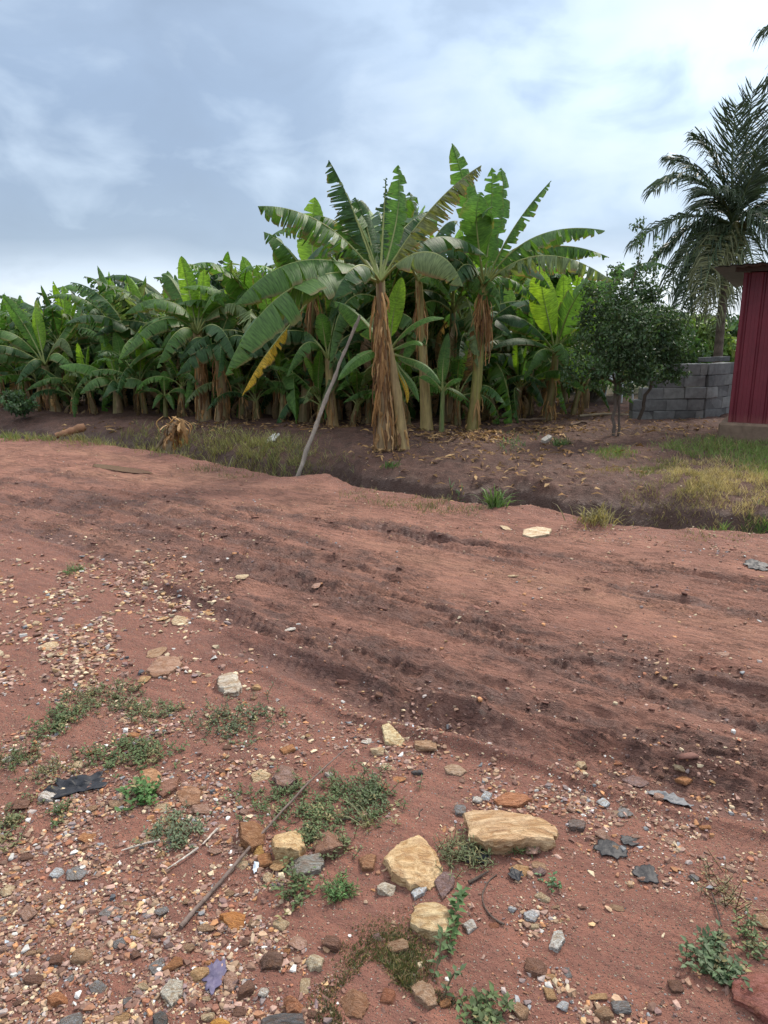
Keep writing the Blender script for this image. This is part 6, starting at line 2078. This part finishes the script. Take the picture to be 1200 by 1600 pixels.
def litter():
    """dry leaf pieces under the banana plants"""
    r = np.random.default_rng(8)
    acc = Acc()
    for (px, py, rx, ry, n) in ((690, 680, 60, 10, 260), (760, 684, 40, 7, 160), (870, 672, 70, 8, 240), (600, 705, 40, 8, 90), (480, 668, 120, 5, 160), (330, 668, 50, 5, 80), (820, 710, 190, 34, 420),
                                (900, 650, 90, 8, 180), (1050, 672, 90, 10, 160), (160, 660, 100, 4, 50)):
        for _ in range(n):
            g = G(px + r.normal() * rx * .6, py + r.normal() * ry * .7, .1)
            z = H(g[0], g[1])
            L, w = r.uniform(.03, .16) * (1.8 if r.random() < .12 else 1), r.uniform(.006, .022)
            a = r.uniform(0, 6.28)
            d, s = np.array([math.cos(a), math.sin(a), r.normal() * .12]), np.array([-math.sin(a), math.cos(a), r.normal() * .3])
            b = np.array([g[0], g[1], z + .012])
            c = DRYC[r.integers(5)] * r.uniform(.5, 1.0)
            up = np.array([0, 0, .004 + .03 * r.random()])
            acc.add([b - s * w * .4, b + s * w * .4, b + d * L * .5 - s * w + up, b + d * L * .5 + s * w + up * .6, b + d * L - s * w * .2, b + d * L + s * w * .2],
                    [[0, 1, 3, 2], [2, 3, 5, 4]], None, None, c)
    tag(put('leaf_litter', acc.mesh('leaf_litter', None, False), M_DRY), 'dry brown leaf litter on the dark soil under the banana plants', 'leaf litter', None, 'stuff')


litter()

# ------------------------------------------------------------------ sky and light
SUN_EL, SUN_AZ = R(46), R(38)       # azimuth from +Y towards +X
w = bpy.data.worlds.new('World')
S.world = w
w.use_nodes = True
n = NT.__new__(NT)
n.t = w.node_tree
n.t.nodes.clear()
out = n.t.nodes.new('ShaderNodeOutputWorld')
sky = n.n('ShaderNodeTexSky', sky_type='NISHITA', sun_disc=False)
sky.sun_elevation = SUN_EL
sky.sun_rotation = SUN_AZ
d = n.n('ShaderNodeTexCoord').outputs['Generated']
sp = n.n('ShaderNodeSeparateXYZ', {'Vector': d})
zc = n.math('MAXIMUM', sp.outputs[2], 0.0)
inv = n.math('DIVIDE', 1.0, n.math('ADD', zc, .16))
pl = n.n('ShaderNodeVectorMath', {0: d, 1: n.n('ShaderNodeCombineXYZ', {0: inv, 1: inv, 2: 0.0}).outputs[0]}, operation='MULTIPLY').outputs[0]
half = n.n('ShaderNodeVectorMath', {0: n.n('ShaderNodeVectorMath', {0: pl, 1: (.22, .22, 0)}, operation='MULTIPLY').outputs[0], 1: n.n('ShaderNodeVectorMath', {0: d, 1: (1.7, 1.7, 3.6)}, operation='MULTIPLY').outputs[0]}, operation='ADD').outputs[0]
n1 = n.noise(n.n('ShaderNodeMapping', {'Vector': half, 'Location': (3.35, 1.4, .3)}).outputs[0], 1.25, 3, .5, .25)
n2 = n.noise(n.n('ShaderNodeMapping', {'Vector': half, 'Location': (7.1, 2.2, 1.1)}).outputs[0], 3.0, 5, .5, .3)
az = n.math('ARCTAN2', sp.outputs[0], sp.outputs[1])
right = n.math('MULTIPLY', n.range(az, R(-6), R(20)), n.range(zc, .12, .27))
e = n.math('ADD', zc, n.math('MULTIPLY', n.math('SUBTRACT', n1, .5), .10))
e = n.math('ADD', e, n.math('MULTIPLY', n.math('SUBTRACT', n2, .5), .05))
e = n.math('ADD', e, n.math('MULTIPLY', az, -.03))
base = n.ramp(e, [(0, (.33, .365, .41)), (.05, (.33, .365, .41)), (.085, (.24, .28, .335)), (.12, (.134, .170, .222)), (.20, (.120, .156, .212)), (.29, (.128, .168, .230)), (.38, (.17, .216, .284)), (.55, (.44, .50, .56)), (.75, (.66, .70, .74)), (1, (.72, .76, .80))])
base = n.mix(n.math('MULTIPLY', n.range(az, R(-14), R(14)), n.range(zc, .07, .14, 0, .6)), base, (.200, .256, .328))
bright = n.mix(n.range(n2, .35, .65), (.265, .34, .43), (.385, .435, .465))
vis = n.range(zc, .55, .42)
c = n.mix(n.math('MULTIPLY', n.math('MULTIPLY', right, n.range(n1, .34, .60, .25, 1.0)), vis), base, bright)
c = n.mix(n.math('MULTIPLY', n.range(n2, .50, .70, 0, .52), vis), c, (.285, .335, .390))
c = n.mix(n.math('MULTIPLY', n.range(n2, .48, .32, 0, .42), vis), c, (.112, .143, .190))
c = n.mix(n.math('MULTIPLY', n.math('MULTIPLY', n.range(az, R(4), R(-18)), n.range(zc, .20, .30)), n.math('MULTIPLY', n.range(n1, .62, .42, 0, .6), vis)), c, (.108, .140, .190))
c10 = n.mix(1.0, c, (10, 10, 10), 'MULTIPLY')
for q in n.t.nodes:
    if q.bl_idname == 'ShaderNodeMix':
        q.clamp_result = False
cf = n.mix(.92, sky.outputs[0], c10)
bg = n.n('ShaderNodeBackground', {'Color': cf, 'Strength': .10})
n.t.links.new(bg.outputs[0], out.inputs[0])

sl = bpy.data.lights.new('sun', 'SUN')
sl.energy = 1.5
sl.angle = R(11)
sl.color = (1, .91, .80)
so = bpy.data.objects.new('sun', sl)
COL.objects.link(so)
sd = Vector((math.sin(SUN_AZ) * math.cos(SUN_EL), math.cos(SUN_AZ) * math.cos(SUN_EL), math.sin(SUN_EL)))
so.rotation_euler = sd.to_track_quat('Z', 'Y').to_euler()

S.view_settings.view_transform = 'Standard'
S.view_settings.look = 'None'
S.view_settings.exposure = 1.5
S.view_settings.gamma = 1
S.cycles.max_bounces = 5
S.cycles.diffuse_bounces = 3
S.cycles.transmission_bounces = 3
